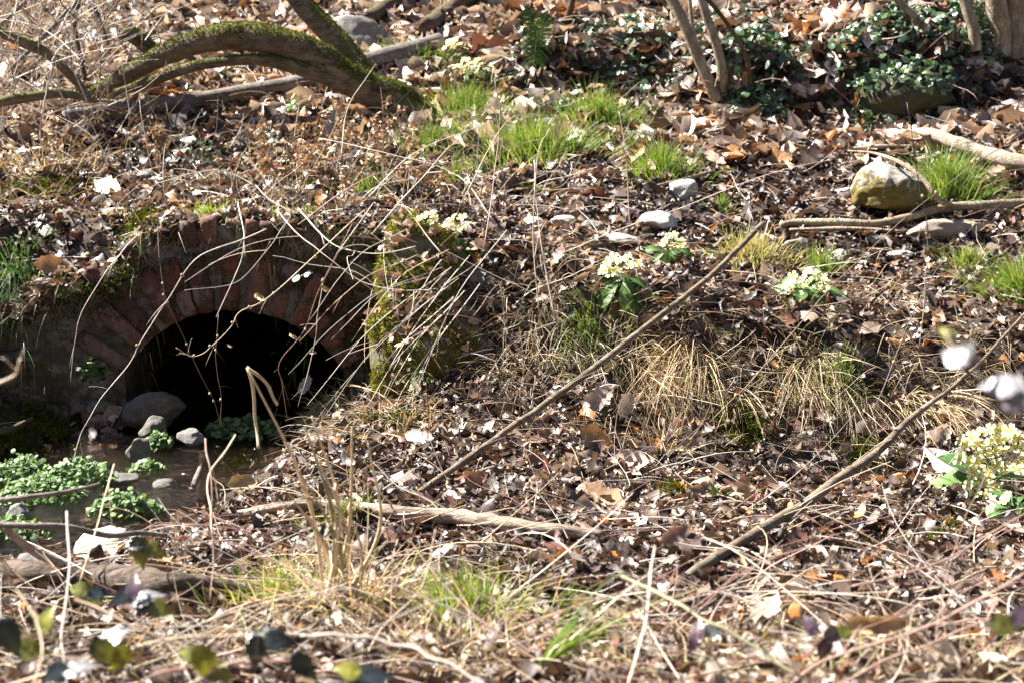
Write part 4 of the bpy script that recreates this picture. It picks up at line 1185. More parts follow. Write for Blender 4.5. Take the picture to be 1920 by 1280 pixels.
def wood(name, P, r, m, label, cat, n=12, rough=0.12, seed=1, parts=(), freq=18):
    root = thing(name, label, cat, P[0] - np.array([0, 0, 0]))
    b = B(); V, F = tube(P, r, n, True, rough, seed, freq); b.add(V, F)
    main = obj('shaft' if cat == 'pole' else 'trunk' if cat == 'tree' else 'limb', b, m, root)
    for nm, Q, rr, mm in parts:
        b = B(); V, F = tube(Q, rr, max(6, n - 4), True, rough, seed + 5, freq); b.add(V, F)
        obj(nm, b, mm, root)
    return root, main

# long pole from the terrace down across the bank
def poles():
    def straight(pts, k=10):
        Q = smooth_path(np.array([(px, py, ground(px, py)[1] - 0.11 if Y is None else Y) for px, py, Y in pts]), k)
        Q[:, 1] += 6 * noise2(Q[:, 0], Q[:, 1], 0.012, 6) + 2.5 * noise2(Q[:, 0], Q[:, 1], 0.04, 7)
        return np.array([at(*q_) for q_ in Q])
    P = straight([(1432, 420, 6.75), (1300, 542, 6.45), (1060, 728, 6.1), (930, 822, 5.75), (760, 940, 5.4), (640, 1012, 5.1)])
    wood('fallen_pole', P, [0.010, 0.0125, 0.012, 0.009], M['pole'], 'long thin pole leaning from the terrace down across the bank to the litter', 'pole', 8, 0.10, 3,
         [('side_twig', smooth_path([P[k_], P[k_] + [0.05 * s_, -0.03, 0.05], P[k_] + [0.13 * s_, -0.04, 0.06 + 0.03 * s_]], 4), [0.004, 0.0015], M['pole']) for k_, s_ in ((12, -1), (20, 1), (33, 1))])
    P = straight([(1935, 575, 5.95), (1790, 722, 5.8), (1700, 790, 5.65), (1600, 878, 5.4), (1480, 960, 5.1), (1290, 1078, None), (1110, 1176, None)])
    wood('fallen_pole', P, [0.005, 0.008, 0.014, 0.017, 0.016, 0.013], M['pole'], 'thicker greenish grey pole slanting below the big primroses', 'pole', 10, 0.10, 5,
         [('stub', smooth_path([P[k_], P[k_] + [sx_ * 0.03, -0.01, 0.04], P[k_] + [sx_ * 0.05, -0.015, 0.055]], 4), [0.006, 0.004], M['pole']) for k_, sx_ in ((8, -1), (26, 1), (38, -1))])
    # weathered fallen branch in the litter
    pts = [gp(430, 966, .004), gp(520, 950, .014), gp(610, 947, .010), gp(740, 959, .016), gp(820, 966, .008), gp(880, 973, .014), gp(1000, 990, .010), gp(1110, 1003, 0), gp(1150, 1010, -.02)]
    wood('fallen_branch', smooth_path(pts, 8), [0.010, 0.016, 0.02, 0.024, 0.026, 0.022, 0.008], M['wood_pale'], 'pale weathered branch lying half buried in the litter below the bank', 'branch', 12, 0.4, 8, freq=26)
    # short broken log
    pts = [at(955, 1215, 4.0), at(985, 1203, 4.0), at(1022, 1188, 4.02)]
    wood('broken_log', smooth_path(pts, 6), [0.012, 0.016, 0.017], M['wood_pale'], 'short broken log end sticking out of the dry tussock', 'log', 10, 0.2, 9)
    # branches over the stream
    pts = [at(-15, 982, 4.6), at(60, 985, 4.6), at(130, 988, 4.65), at(205, 1003, 4.7), at(260, 998, 4.75), at(312, 1003, 4.8)]
    wood('dead_branch', smooth_path(pts, 7), [0.010, 0.010, 0.009, 0.007], M['bark_grey'], 'brown branch reaching over the watercress above the bright stone', 'branch', 8, 0.15, 10)
    pts = [at(-15, 938, 4.7), at(60, 930, 4.7), at(130, 920, 4.75), at(188, 906, 4.8)]
    wood('dead_branch', smooth_path(pts, 7), [0.008, 0.008, 0.006, 0.004], M['bark_grey'], 'thinner brown twig over the watercress, above the longer branch', 'branch', 8, 0.15, 11)
    pts = [at(10, 990, 4.6), at(60, 1030, 4.65), at(110, 1055, 4.7), at(150, 1075, 4.75)]
    wood('dead_branch', smooth_path(pts, 7), [0.010, 0.013, 0.016, 0.02], M['wood_pale'], 'pale forked branch running down to the rotten log', 'branch', 8, 0.2, 12)
    pts = [gp(-20, 1070, 0.03), gp(110, 1074, 0.035), gp(200, 1083, .035), gp(300, 1092, .035), gp(400, 1103, .025), gp(490, 1118, 0.0)]
    wood('rotten_log', smooth_path(pts, 9), [0.03, 0.036, 0.042, 0.04, 0.034, 0.014], M['rotten'], 'dark rotten log lying behind the bramble leaves', 'log', 12, 0.45, 13, freq=24)
    # forked grey stick at the water
    pts = [gp(360, 920, 0.01), gp(368, 895, .04), gp(378, 870, .05), gp(385, 850, .05)]
    wood('driftwood', smooth_path(pts, 6), [0.013, 0.011, 0.010, 0.008], M['bark_grey'], 'pale forked stick lying at the edge of the stream', 'stick', 8, 0.2, 14,
         [('fork', smooth_path([gp(385, 855, .05), gp(350, 850, .05), gp(325, 853, .04)], 5), [0.008, 0.006], M['bark_grey'])])
    pts = [gp(-20, 815, .04), gp(20, 805, .06), gp(60, 785, 0.07)]
    wood('dead_branch', smooth_path(pts, 7), [0.02, 0.016, 0.008], M['bark_brown'], 'brown stub of branch at the foot of the shaded abutment', 'branch', 8, 0.2, 15)
    # terrace branches on the right
    pts = [gp(1462, 424, .005), gp(1500, 418, .02), gp(1580, 417, .03), gp(1640, 420, .03), gp(1700, 410, .03), gp(1780, 389, .035), gp(1850, 386, .035), gp(1960, 380, .035)]
    wood('fallen_branch', smooth_path(pts, 8), [0.014, 0.017, 0.016, 0.018, 0.021, 0.024], M['bark_pale'], 'long grey branch lying in front of the mossy boulder', 'branch', 10, 0.2, 16,
         [('fork', smooth_path([gp(1785, 389, .04), at(1757, 372, 7.46), at(1732, 338, 7.5), at(1690, 306, 7.62), at(1640, 288, 7.9), at(1590, 283, 8.05)], 7), [0.014, 0.013, 0.011, 0.008, 0.004], M['bark_pale'])])
    pts = [gp(1480, 432, .012), gp(1560, 430, .014), gp(1620, 430, .014), gp(1690, 436, .01)]
    wood('fallen_branch', smooth_path(pts, 7), [0.007, 0.01, 0.009, 0.006], M['bark_pale'], 'shorter grey stick just under the long branch', 'branch', 8, 0.2, 17)
    pts = [gp(1690, 248, .03), gp(1740, 252, .04), gp(1790, 268, .045), gp(1840, 288, .04), gp(1900, 305, .04), gp(1960, 325, .04)]
    wood('fallen_branch', smooth_path(pts, 7), [0.012, 0.03, 0.034, 0.04, 0.045], M['wood_pale'], 'thick pale bough lying behind the bright grass tuft', 'branch', 12, 0.25, 18)
    pts = [gp(1590, 280, .02), gp(1650, 276, .03), gp(1725, 276, .02)]
    wood('fallen_branch', smooth_path(pts, 7), [0.006, 0.011, 0.008], M['bark_pale'], 'thin pale stick lying above the boulder', 'branch', 8, 0.2, 19)
    pts = [gp(1340, 322, .02), gp(1300, 332, .03), gp(1230, 350, .02)]
    wood('fallen_branch', smooth_path(pts, 7), [0.007, 0.008, 0.006], M['bark_pale'], 'short grey stick lying across the stones', 'branch', 8, 0.2, 20)
    # upper slope limbs
    pts = [gp(798, 52, .05), at(830, 30, 10.1), at(880, -5, 10.2), at(930, -45, 10.3)]
    wood('fallen_limb', smooth_path(pts, 8), [0.05, 0.055, 0.06, 0.06], M['bark_brown'], 'thick brown limb rising at the top of the slope', 'limb', 14, 0.2, 21)
    pts = [gp(690, 35, .05), at(730, 10, 10.2), at(790, -30, 10.3)]
    wood('fallen_limb', smooth_path(pts, 8), [0.04, 0.045, 0.05], M['bark_brown'], 'second brown limb beside the pale rock on the slope', 'limb', 12, 0.2, 22)
    pts = [gp(905, 10, .02), gp(935, 28, .03), gp(980, 42, .02)]
    wood('fallen_limb', smooth_path(pts, 6), [0.012, 0.014, 0.01], M['bark_brown'], 'thin curved brown branch beside the fern', 'limb', 8, 0.2, 23)
    # grey log behind the mossy tree
    pts = [gp(120, 220, .03), gp(230, 205, .035), gp(330, 194, .04), gp(450, 177, .04), gp(560, 157, .04), gp(680, 120, .045), gp(760, 98, .04), gp(825, 78, .035)]
    root, _ = wood('grey_log', smooth_path(pts, 8), [0.030, 0.036, 0.04, 0.044, 0.046, 0.05, 0.05, 0.045], M['bark_grey'], 'long grey log lying behind the mossy leaning tree', 'log', 14, 0.08, 24)
poles()

# ------------------------------------------------------------------ the leaning mossy tree
def leaning_tree():
    base = gp(735, 205, 0.0)
    Y0 = base[1] - 0.05
    root = thing('leaning_tree', 'mossy tree bent over in a low arch with several stems from one base', 'tree', base)
    def limb(name, pts, r, seed, moss=0.12, nmoss=5000, m='bark_moss', n=16, mthr=0.28):
        P = smooth_path(np.array([at(*p) for p in pts]), 10)
        V, F = tube(P, r, n, True, 0.16, seed, 14)
        b = B(); b.add(V, F); o = obj(name, b, M[m], root)
        if nmoss:
            Q, N = surface_samples(V, F, nmoss)
            k = (N[:, 2] + 0.6 * noise3(Q, 5, seed) > mthr)
            b = B(); moss_fuzz(b, Q[k], N[k], 0.016, 0.006, np.array([0.04, 0.052, 0.006]), np.array([0.15, 0.145, 0.016]))
            mo = obj('moss', b, M['moss'], o, kind='stuff')
    limb('trunk', [(800, 232, Y0 - .05), (772, 208, Y0 - .03), (735, 185, Y0 - .03), (690, 168, Y0 - .05), (640, 140, Y0 - .1), (590, 105, Y0 - .12), (530, 82, Y0 - .12), (455, 68, Y0 - .1), (390, 74, Y0 - .05), (320, 98, Y0), (265, 125, Y0 + .05), (215, 155, Y0 + .1), (165, 180, Y0 + .1)],
         [0.075, 0.095, 0.098, 0.088, 0.082, 0.078, 0.074, 0.068, 0.06, 0.052, 0.045, 0.035], 41, nmoss=20000)
    limb('branch', [(650, 160, Y0 - .12), (600, 140, Y0 - .16), (540, 122, Y0 - .18), (470, 112, Y0 - .16), (390, 120, Y0 - .14), (330, 135, Y0 - .12), (270, 158, Y0 - .1), (215, 175, Y0 - .05)], [0.055, 0.045, 0.036, 0.030, 0.028, 0.03, 0.026, 0.02], 42, nmoss=3000)
    limb('branch', [(700, 178, Y0 - .04), (665, 128, Y0 + .02), (620, 70, Y0 + .1), (565, 10, Y0 + .15), (520, -50, Y0 + .2)], [0.06, 0.05, 0.052, 0.05, 0.046], 43, nmoss=1500, mthr=0.75)
    limb('branch', [(705, 175, Y0 + .04), (680, 120, Y0 + .1), (640, 70, Y0 + .18), (590, 20, Y0 + .25), (540, -40, Y0 + .3)], [0.05, 0.036, 0.034, 0.032, 0.03], 44, nmoss=3000)
    limb('knob', [(290, 100, Y0 + .1), (262, 75, Y0 + .12), (240, 62, Y0 + .12), (228, 75, Y0 + .12)], [0.04, 0.045, 0.04, 0.022], 45, nmoss=1500, n=12)
    # roots holding the base
    for i, (px, py) in enumerate(((835, 222), (700, 228), (760, 240))):
        P = smooth_path([at(735, 195, Y0 - .05), at((735 + px) / 2, (200 + py) / 2, Y0 - .08), gp(px, py, -0.03)], 6)
        b = B(); V, F = tube(P, [0.07, 0.05, 0.02], 10, True, 0.2, 60 + i, 14); b.add(V, F); obj('root', b, M['bark_moss'], root)
leaning_tree()

def left_branches():
    for pts, r, m, nm in [
        ([(-20, 50, 8.6), (40, 78, 8.6), (90, 102, 8.65), (140, 150, 8.7), (165, 185, 8.75)], [0.03, 0.028, 0.024, 0.02], 'bark_moss', 'mossy branch sloping down among the thin shrubs'),
        ([(-20, 195, 8.3), (60, 182, 8.35), (120, 176, 8.4), (180, 190, 8.5)], [0.026, 0.026, 0.022, 0.014], 'bark_moss', 'low mossy limb lying in front of the shrubs'),
        ([(150, -20, 9.2), (138, 40, 9.1), (150, 110, 9.0), (160, 150, 8.95)], [0.018, 0.016, 0.016, 0.012], 'bark_brown', 'thin dark trunk among the shrubs'),
        ([(160, -20, 9.4), (185, 40, 9.3), (205, 95, 9.2)], [0.022, 0.02, 0.014], 'bark_brown', 'thin dark leaning trunk next to the mossy knob'),
        ([(160, -15, 9.0), (100, 50, 8.9), (55, 95, 8.8), (20, 130, 8.8)], [0.014, 0.013, 0.01], 'bark_grey', 'grey slanting branch in the twiggy thicket'),
        ([(70, -20, 9.0), (20, 30, 8.9), (-20, 60, 8.9)], [0.01, 0.01, 0.008], 'bark_grey', 'thin grey slanting branch at the top of the thicket')]:
        P = smooth_path(np.array([at(*p) for p in pts]), 9)
        wood('shrub_branch', P, r, M[m], nm, 'branch', 10, 0.15, int(rng.integers(1000)))
    items = []
    for i in range(300):
        px, py = rng.uniform(-30, 330) * rng.uniform(0.5, 1), rng.uniform(-20, 300)
        Y = rng.uniform(8.3, 10.0)
        p = at(px, py, Y)
        p[2] = max(p[2], hz(p[0], p[1]))
        d = np.array([rng.normal() * 0.55 - 0.1, rng.normal() * 0.3, rng.uniform(0.1, 1.0)])
        items.append((random_twig(p, d, rng.uniform(0.25, 0.9), 0.35, 8), [rng.uniform(0.0016, 0.0045), 0.0012], np.array(STEM[rng.choice(['pale', 'grey', 'straw', 'brown'])]) * rng.uniform(0.7, 1.1), 4))
    twig_stuff('thicket_twigs', items)
left_branches()

# thin trees standing on the upper slope
def slope_trees():
    def tree(pts_list, r_list, m, label, name='slim_tree', seed=1):
        base = gp(pts_list[0][0][0], pts_list[0][0][1])
        root = thing(name, label, 'tree', base)
        for i, (pts, r) in enumerate(zip(pts_list, r_list)):
            P = np.array([at(p[0], p[1], base[1] + p[2]) for p in pts])
            b = B(); V, F = tube(smooth_path(P, 9), r, 12, True, 0.10, seed + i, 12); b.add(V, F)
            obj('trunk' if len(pts_list) == 1 else 'stem', b, M[m], root)
        return root
    tree([[(1345, 190, 0), (1310, 110, .02), (1285, 50, .04), (1255, -10, .08), (1225, -80, .12)], [(1358, 190, .03), (1350, 110, .02), (1325, 30, .04), (1312, -15, .05), (1295, -80, .1)], [(1350, 185, .1), (1320, 120, .12), (1300, 60, .15), (1290, -40, .2)]],
         [[0.034, 0.031, 0.03, 0.03, 0.028], [0.034, 0.026, 0.024, 0.024, 0.022], [0.02, 0.014, 0.013, 0.012]], 'bark_pale', 'pale slim stems rising together from the ivy mound', seed=81)
    tree([[(1872, 105, 0), (1875, 60, 0), (1868, 10, 0), (1862, -60, 0)]], [[0.075, 0.06, 0.056, 0.052]], 'bark_pale', 'pale rough trunk standing in ivy, thinner of the close pair', seed=84)
    tree([[(1915, 110, 0), (1908, 60, .02), (1908, 0, .02), (1905, -60, .02)]], [[0.10, 0.075, 0.072, 0.07]], 'bark_pale', 'pale rough trunk standing in ivy, thicker of the close pair', seed=85)
    tree([[(1828, 95, 0), (1826, 55, 0), (1812, 15, .02), (1795, -40, .05)]], [[0.036, 0.03, 0.028, 0.026]], 'bark_pale', 'thin pale trunk leaning in the ivy', seed=86)
    tree([[(1738, 62, 0), (1720, 35, 0), (1690, 8, .02), (1660, -30, .05)]], [[0.018, 0.022, 0.02, 0.02]], 'bark_pale', 'thin curved stem above the ivy bank', seed=87)
    tree([[(1062, 42, 0), (1070, 15, 0), (1080, -30, 0)]], [[0.022, 0.02, 0.018]], 'bark_brown', 'thin brown stem beside the fern', seed=88)
    tree([[(1408, 175, 0), (1400, 110, -.2), (1360, 40, -.3), (1310, -20, -.3)]], [[0.009, 0.011, 0.011, 0.012]], 'bark_brown', 'thin dark stem leaning over the ivy mound', seed=89)
slope_trees()

# ------------------------------------------------------------------ stones
def stone(px, py, size, m, label, seed, sink=0.25, rot=0.0, tilt=(0, 0), name='stone', sub=4, Y=None, cuts=9):
    g = ground(px, py) if Y is None else np.array([at(px, py, Y)[0], Y, 0])
    g[2] = hz(g[0], g[1])
    if Y is not None and Y < 7: g[2] = max(g[2], -2.205)
    V, F = rock_verts(size, seed, sub, cuts, 0.07, rot, tilt)
    V = V + g + np.array([0, 0, size[2] * (0.5 - sink)])
    b = B(); b.add(V, F)
    o = obj(name, b, M[m])
    return tag(o, label, 'boulder' if name == 'boulder' else 'stone')
stone(1668, 398, (0.37, 0.32, 0.27), 'rock_moss', 'big rounded boulder with a pale top and brownish moss on its front', 3, 0.12, 0.3, name='boulder', sub=5, cuts=6)
stone(1278, 372, (0.16, 0.12, 0.11), 'rock_pale', 'pale angular stone behind the long stem on the terrace', 4, 0.15, 0.5)
stone(1058, 428, (0.12, 0.09, 0.07), 'rock_pale', 'small rounded pale stone at the terrace edge', 5, 0.2)
stone(1105, 432, (0.11, 0.09, 0.06), 'rock_grey', 'small grey stone next to the rounded pale one', 6, 0.2)
stone(1000, 424, (0.09, 0.07, 0.05), 'rock_pale', 'little pale stone beside the primrose clump on the wall', 7, 0.2)
stone(1150, 462, (0.24, 0.13, 0.06), 'rock_pale', 'flat pale slab of stone jutting from the terrace edge', 8, 0.1, 0.1)
stone(1235, 432, (0.20, 0.16, 0.10), 'rock_pale', 'pale wedge shaped stone behind the flat slab', 9, 0.2, 0.6)
stone(1492, 478, (0.12, 0.10, 0.09), 'rock_grey', 'grey pointed stone under the long branch', 10, 0.2, 0.3)
stone(1572, 482, (0.10, 0.07, 0.045), 'rock_pale', 'small flat light stone on the terrace', 11, 0.2)
stone(1690, 488, (0.13, 0.09, 0.05), 'rock_pale', 'flat pale stone among brown leaves near the terrace middle', 12, 0.2)
stone(1760, 450, (0.42, 0.16, 0.13), 'rock_brown', 'long flat brownish block of stone lying under the grey branch', 13, 0.2, 0.22, (0.1, -0.12))
stone(1645, 402, (0.09, 0.07, 0.06), 'rock_grey', 'small brown stone at the foot of the boulder', 14, 0.2, Y=7.35)
stone(665, 85, (0.42, 0.3, 0.24), 'rock_grey', 'grey rock behind the leaning tree on the slope', 15, 0.3)
DARK_ROCK = stone(1695, 196, (0.58, 0.40, 0.30), 'dark_stone', 'large dark moss covered rock under the ivy', 16, 0.36, name='boulder', cuts=5)
stone(195, 1048, (0.20, 0.17, 0.13), 'rock_white', 'bright pale stone above the rotten log beside the stream', 18, 0.1, 0.5, (-0.25, -0.25), cuts=6)
stone(50, 1075, (0.11, 0.10, 0.09), 'rock_grey', 'grey stone beside the rotten log end', 19, 0.2)
stone(292, 770, (0.27, 0.16, 0.19), 'rock_wet_shaded', 'broad grey stone lying inside the tunnel mouth', 20, 0.1, 0.1, Y=6.78)
stone(288, 805, (0.12, 0.12, 0.13), 'rock_wet_shaded', 'dark mossy stone in front of the broad one in the tunnel mouth', 21, 0.1, Y=6.62)
stone(358, 808, (0.12, 0.09, 0.08), 'rock_grey', 'small pale stone at the tunnel mouth', 22, 0.1, Y=6.6)
stone(262, 852, (0.11, 0.10, 0.14), 'rock_wet_shaded', 'round mossy stone standing in the stream', 23, 0.1, Y=6.32)
stone(225, 885, (0.15, 0.10, 0.06), 'rock_wet_shaded', 'flat greenish stone in the stream', 24, 0.2, Y=6.15)
stone(310, 895, (0.10, 0.08, 0.05), 'rock_wet_shaded', 'small wet stone among the ripples', 25, 0.3, Y=6.1)
stone(35, 915, (0.09, 0.08, 0.08), 'rock_grey', 'small grey stone in the watercress', 26, 0.2, Y=5.75)
stone(270, 340, (0.10, 0.08, 0.06), 'rock_grey', 'small dark stone on the path over the culvert', 27, 0.2)
stone(340, 275, (0.20, 0.14, 0.10), 'moss_stone', 'low mossy stone on the path behind the arch', 28, 0.2)
stone(450, 285, (0.10, 0.08, 0.07), 'rock_grey', 'little grey stone among dry herbs', 29, 0.2)

# ------------------------------------------------------------------ grass
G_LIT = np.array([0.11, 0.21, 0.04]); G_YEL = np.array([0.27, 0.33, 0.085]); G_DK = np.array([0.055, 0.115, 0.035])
S_A = np.array([0.58, 0.46, 0.30]); S_B = np.array([0.42, 0.33, 0.22])
def tuft(px, py, rx, n, L, label, name='grass_tuft', ca=G_LIT, cb=G_YEL, w=0.0042, lean=(0, -0.1), droop=0.45, straw=0.07, ry=None, Y=None, spread=0.55, curl=0.12):
    g = ground(px, py) if Y is None else np.array([at(px, py, Y)[0], Y, hz(at(px, py, Y)[0], Y)])
    ry = ry or rx
    n = int(n * 2.2); L = L * 1.2; rx, ry = rx * 1.25, ry * 1.25
    a = rng.uniform(0, 2 * np.pi, n); r = np.minimum(np.abs(rng.normal(size=n)) * 0.62, 1.15) * (1 + 0.35 * np.sin(3 * a + px) + 0.2 * np.sin(7 * a + py))
    x = g[0] + np.cos(a) * r * rx; y = g[1] + np.sin(a) * r * ry
    P = np.stack([x, y, height(x, y) + 0.015], -1)
    d = np.stack([np.cos(a) * r * spread + lean[0] + rng.normal(size=n) * 0.2, np.sin(a) * r * spread + lean[1] + rng.normal(size=n) * 0.2, np.ones(n)], -1)
    f = rng.uniform(0, 1, (n, 1)); c = ca * (1 - f) + cb * f
    if straw:
        k = rng.uniform(0, 1, n) < straw
        c[k] = S_A * rng.uniform(0.7, 1.15, (k.sum(), 1))
    b = B(); blades(b, P, d, L * rng.uniform(0.45, 1.15, n), w * rng.uniform(0.6, 1.2, n), c, droop * rng.uniform(0.3, 1.6, n), 5, curl=curl)
    return tag(obj(name, b, M['straw'] if straw > 0.9 else M['grass'], origin=g), label, 'grass')
tuft(1000, 300, 0.25, 1000, 0.21, 'widest bright green grass tuft on the terrace', ry=0.16)
tuft(1120, 230, 0.17, 420, 0.20, 'green grass tuft just above the widest one', ry=0.12)
tuft(870, 215, 0.20, 700, 0.16, 'soft green grass patch near the base of the mossy tree', ry=0.20)
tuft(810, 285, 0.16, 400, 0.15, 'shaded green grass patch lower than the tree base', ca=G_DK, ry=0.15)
tuft(760, 118, 0.26, 420, 0.12, 'strip of short green grass along the grey log', ry=0.06)
tuft(1240, 325, 0.12, 230, 0.19, 'thin yellow green grass tuft behind the pale stone')
tuft(1775, 368, 0.11, 520, 0.22, 'dense green grass tuft beside the mossy boulder')
tuft(1915, 560, 0.12, 320, 0.20, 'green grass tuft half out of view on the terrace', lean=(-0.3, -0.1))
tuft(1410, 490, 0.11, 420, 0.12, 'pale short grass tuft under the top of the pole', ca=G_YEL, cb=S_A, straw=0.4)
tuft(1540, 515, 0.06, 120, 0.13, 'small grass tuft behind the pale primroses', ca=G_LIT)
tuft(1810, 500, 0.07, 150, 0.09, 'little short grass tuft near the flat stones', ca=G_LIT, straw=0.2)
tuft(855, 345, 0.04, 90, 0.12, 'small vivid grass tuft on the path edge')
tuft(420, 145, 0.06, 120, 0.09, 'tiny green patch under the arched trunk')
tuft(1350, 395, 0.05, 100, 0.06, 'small green seedling patch on the stony terrace')
tuft(690, 365, 0.08, 120, 0.10, 'dull green grass wisp on the path', ca=G_DK)
tuft(1570, 735, 0.07, 140, 0.12, 'green grass sprouting from the straw on the bank')
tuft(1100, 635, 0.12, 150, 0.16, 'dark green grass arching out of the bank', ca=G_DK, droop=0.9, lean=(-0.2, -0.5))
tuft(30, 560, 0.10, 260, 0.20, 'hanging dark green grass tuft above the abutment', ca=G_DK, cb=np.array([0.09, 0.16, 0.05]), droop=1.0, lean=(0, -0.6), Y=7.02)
tuft(268, 440, 0.07, 220, 0.11, 'sunlit grass tuft hanging over the arch bricks', droop=0.9, lean=(0, -0.6), Y=7.0)
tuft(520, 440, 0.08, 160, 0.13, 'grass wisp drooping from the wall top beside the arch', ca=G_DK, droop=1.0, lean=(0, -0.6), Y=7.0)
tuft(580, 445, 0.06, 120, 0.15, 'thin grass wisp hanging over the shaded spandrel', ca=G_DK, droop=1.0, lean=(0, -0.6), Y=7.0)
tuft(390, 405, 0.07, 200, 0.10, 'low grass fringe on top of the arch', ca=G_YEL, droop=0.7, lean=(0, -0.4), Y=7.05, ry=0.05)
tuft(880, 1160, 0.15, 190, 0.17, 'fresh green blades within the dry tussock', ca=G_LIT, cb=np.array([0.3, 0.36, 0.08]), straw=0.25)
tuft(520, 1140, 0.17, 190, 0.15, 'green blades behind the dry tussock', ca=G_LIT, cb=np.array([0.3, 0.36, 0.08]), straw=0.3)
tuft(650, 970, 0.08, 90, 0.07, 'small green moss and grass patch beside the weathered branch', ca=G_LIT)
tuft(1015, 1250, 0.012, 14, 0.35, 'few long green blades leaning beside the broken log', ca=G_LIT, w=0.007, lean=(0.7, 0), Y=3.6)

# straw tussocks
def tussock(px, py, rx, n, L, label, droop=0.9, lean=(0, -0.45), Y=None, w=0.0044, spread=0.9, ry=None, green=0.06, ca=S_A, cb=S_B, curl=0.25, up_range=(0.3, 1.0)):
    g = ground(px, py) if Y is None else np.array([at(px, py, Y)[0], Y, hz(at(px, py, Y)[0], Y)])
    ry = ry or rx
    a = rng.uniform(0, 2 * np.pi, n); r = np.sqrt(rng.uniform(0, 1, n))
    x = g[0] + np.cos(a) * r * rx; y = g[1] + np.sin(a) * r * ry
    P = np.stack([x, y, height(x, y)], -1)
    comb = rng.normal() * 0.25
    d = np.stack([np.cos(a) * r * spread + lean[0] + comb * (up_range[1] < 0.9) + rng.normal(size=n) * (0.35 if up_range[1] > 0.9 else 0.22), np.sin(a) * r * spread + lean[1] + rng.normal(size=n) * 0.3, rng.uniform(*up_range, n)], -1)
    f = rng.uniform(0, 1, (n, 1)); c = (ca * (1 - f) + cb * f) * rng.uniform(0.75, 1.2, (n, 1))
    k = rng.uniform(0, 1, n) < green
    c[k] = G_YEL
    b = B(); blades(b, P, d, L * rng.uniform(0.4, 1.2, n), w * rng.uniform(0.5, 1.2, n), c, droop * rng.uniform(0.2, 1.6, n), 6, curl=curl)
    return tag(obj('dry_tussock', b, M['straw'], origin=g), label, 'grass')
HANG = dict(droop=0.9, spread=0.25, curl=0.22, w=0.0036, up_range=(-0.6, 0.35), ry=0.05)
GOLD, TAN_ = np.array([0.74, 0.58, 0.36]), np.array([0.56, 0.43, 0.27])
tussock(1285, 676, 0.11, 280, 0.38, 'golden straw tussock hanging down the bank under the pole', lean=(-0.1, -0.7), ca=GOLD, cb=TAN_, **HANG)
tussock(1225, 715, 0.09, 120, 0.30, 'straw tussock hanging beside the ragged grey leaves', lean=(0.0, -0.7), ca=GOLD, cb=TAN_, **HANG)
tussock(1385, 745, 0.06, 130, 0.26, 'second golden tussock spilling to the foot of the bank', lean=(0.1, -0.7), ca=GOLD, cb=TAN_, **HANG)
tussock(1525, 706, 0.10, 290, 0.34, 'long combed straw tussock hanging in front of the shaded bank', lean=(-0.15, -0.8), **HANG)
tussock(1600, 745, 0.06, 110, 0.28, 'thin straw tussock hanging in the middle of the bank', lean=(0.0, -0.7), **HANG)
tussock(1660, 760, 0.08, 80, 0.24, 'small straw tussock just above the thick pole', lean=(0.0, -0.7), **HANG)
tussock(1745, 765, 0.15, 230, 0.28, 'straw tussock hanging beside the big primroses on the bank', lean=(0.05, -0.7), ca=GOLD, cb=TAN_, **HANG)
tussock(1240, 860, 0.07, 120, 0.24, 'small upright straw tussock beside the cupped leaf', droop=0.5, lean=(0, -0.1), ca=GOLD, cb=TAN_)
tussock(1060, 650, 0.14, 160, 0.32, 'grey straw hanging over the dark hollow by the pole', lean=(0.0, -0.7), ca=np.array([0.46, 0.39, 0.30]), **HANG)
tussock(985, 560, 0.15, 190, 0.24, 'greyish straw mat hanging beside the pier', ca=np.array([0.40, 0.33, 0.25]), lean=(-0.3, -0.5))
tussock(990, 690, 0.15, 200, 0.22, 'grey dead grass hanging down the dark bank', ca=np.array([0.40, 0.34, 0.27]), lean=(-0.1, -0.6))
tussock(720, 800, 0.20, 420, 0.22, 'straw scattered over the spur below the pier', lean=(-0.4, -0.2), ry=0.15)
tussock(610, 770, 0.16, 300, 0.20, 'straw on top of the spur by the tunnel', lean=(-0.3, -0.2), ry=0.1)
tussock(650, 1150, 0.15, 480, 0.38, 'large dry tussock of tangled straw at the bottom edge', droop=0.8, lean=(0.1, -0.1), spread=1.1, w=0.006)
tussock(840, 1240, 0.15, 300, 0.30, 'spreading dry tussock next to the broken log', droop=0.8, lean=(0.1, -0.1), spread=1.0)
tussock(440, 1235, 0.2, 150, 0.30, 'matted straw among the bramble leaves', droop=0.8, lean=(0, 0), spread=1.2)
tussock(120, 1245, 0.2, 110, 0.28, 'matted straw at the lower corner under the bramble', droop=0.8, lean=(0, 0), spread=1.2)
tussock(1800, 1262, 0.26, 300, 0.28, 'matted straw along the lower edge below the primroses', droop=0.9, lean=(0, 0), spread=1.3)
tussock(1300, 1270, 0.24, 320, 0.22, 'thin straw lying at the bottom edge beside the pole end', droop=0.9, lean=(0, 0), spread=1.3)
tussock(1540, 1275, 0.2, 280, 0.22, 'thin straw lying below the purplish bramble leaves', droop=0.9, lean=(0, 0), spread=1.3)
tussock(90, 320, 0.30, 400, 0.24, 'dead grass under the shrubs by the low limb', droop=0.7, lean=(0, -0.1))
tussock(1180, 620, 0.12, 260, 0.16, 'pale straw tuft below the middle primroses', droop=0.9)
tussock(1640, 560, 0.18, 220, 0.14, 'short flattened straw on the terrace lip', droop=0.9)

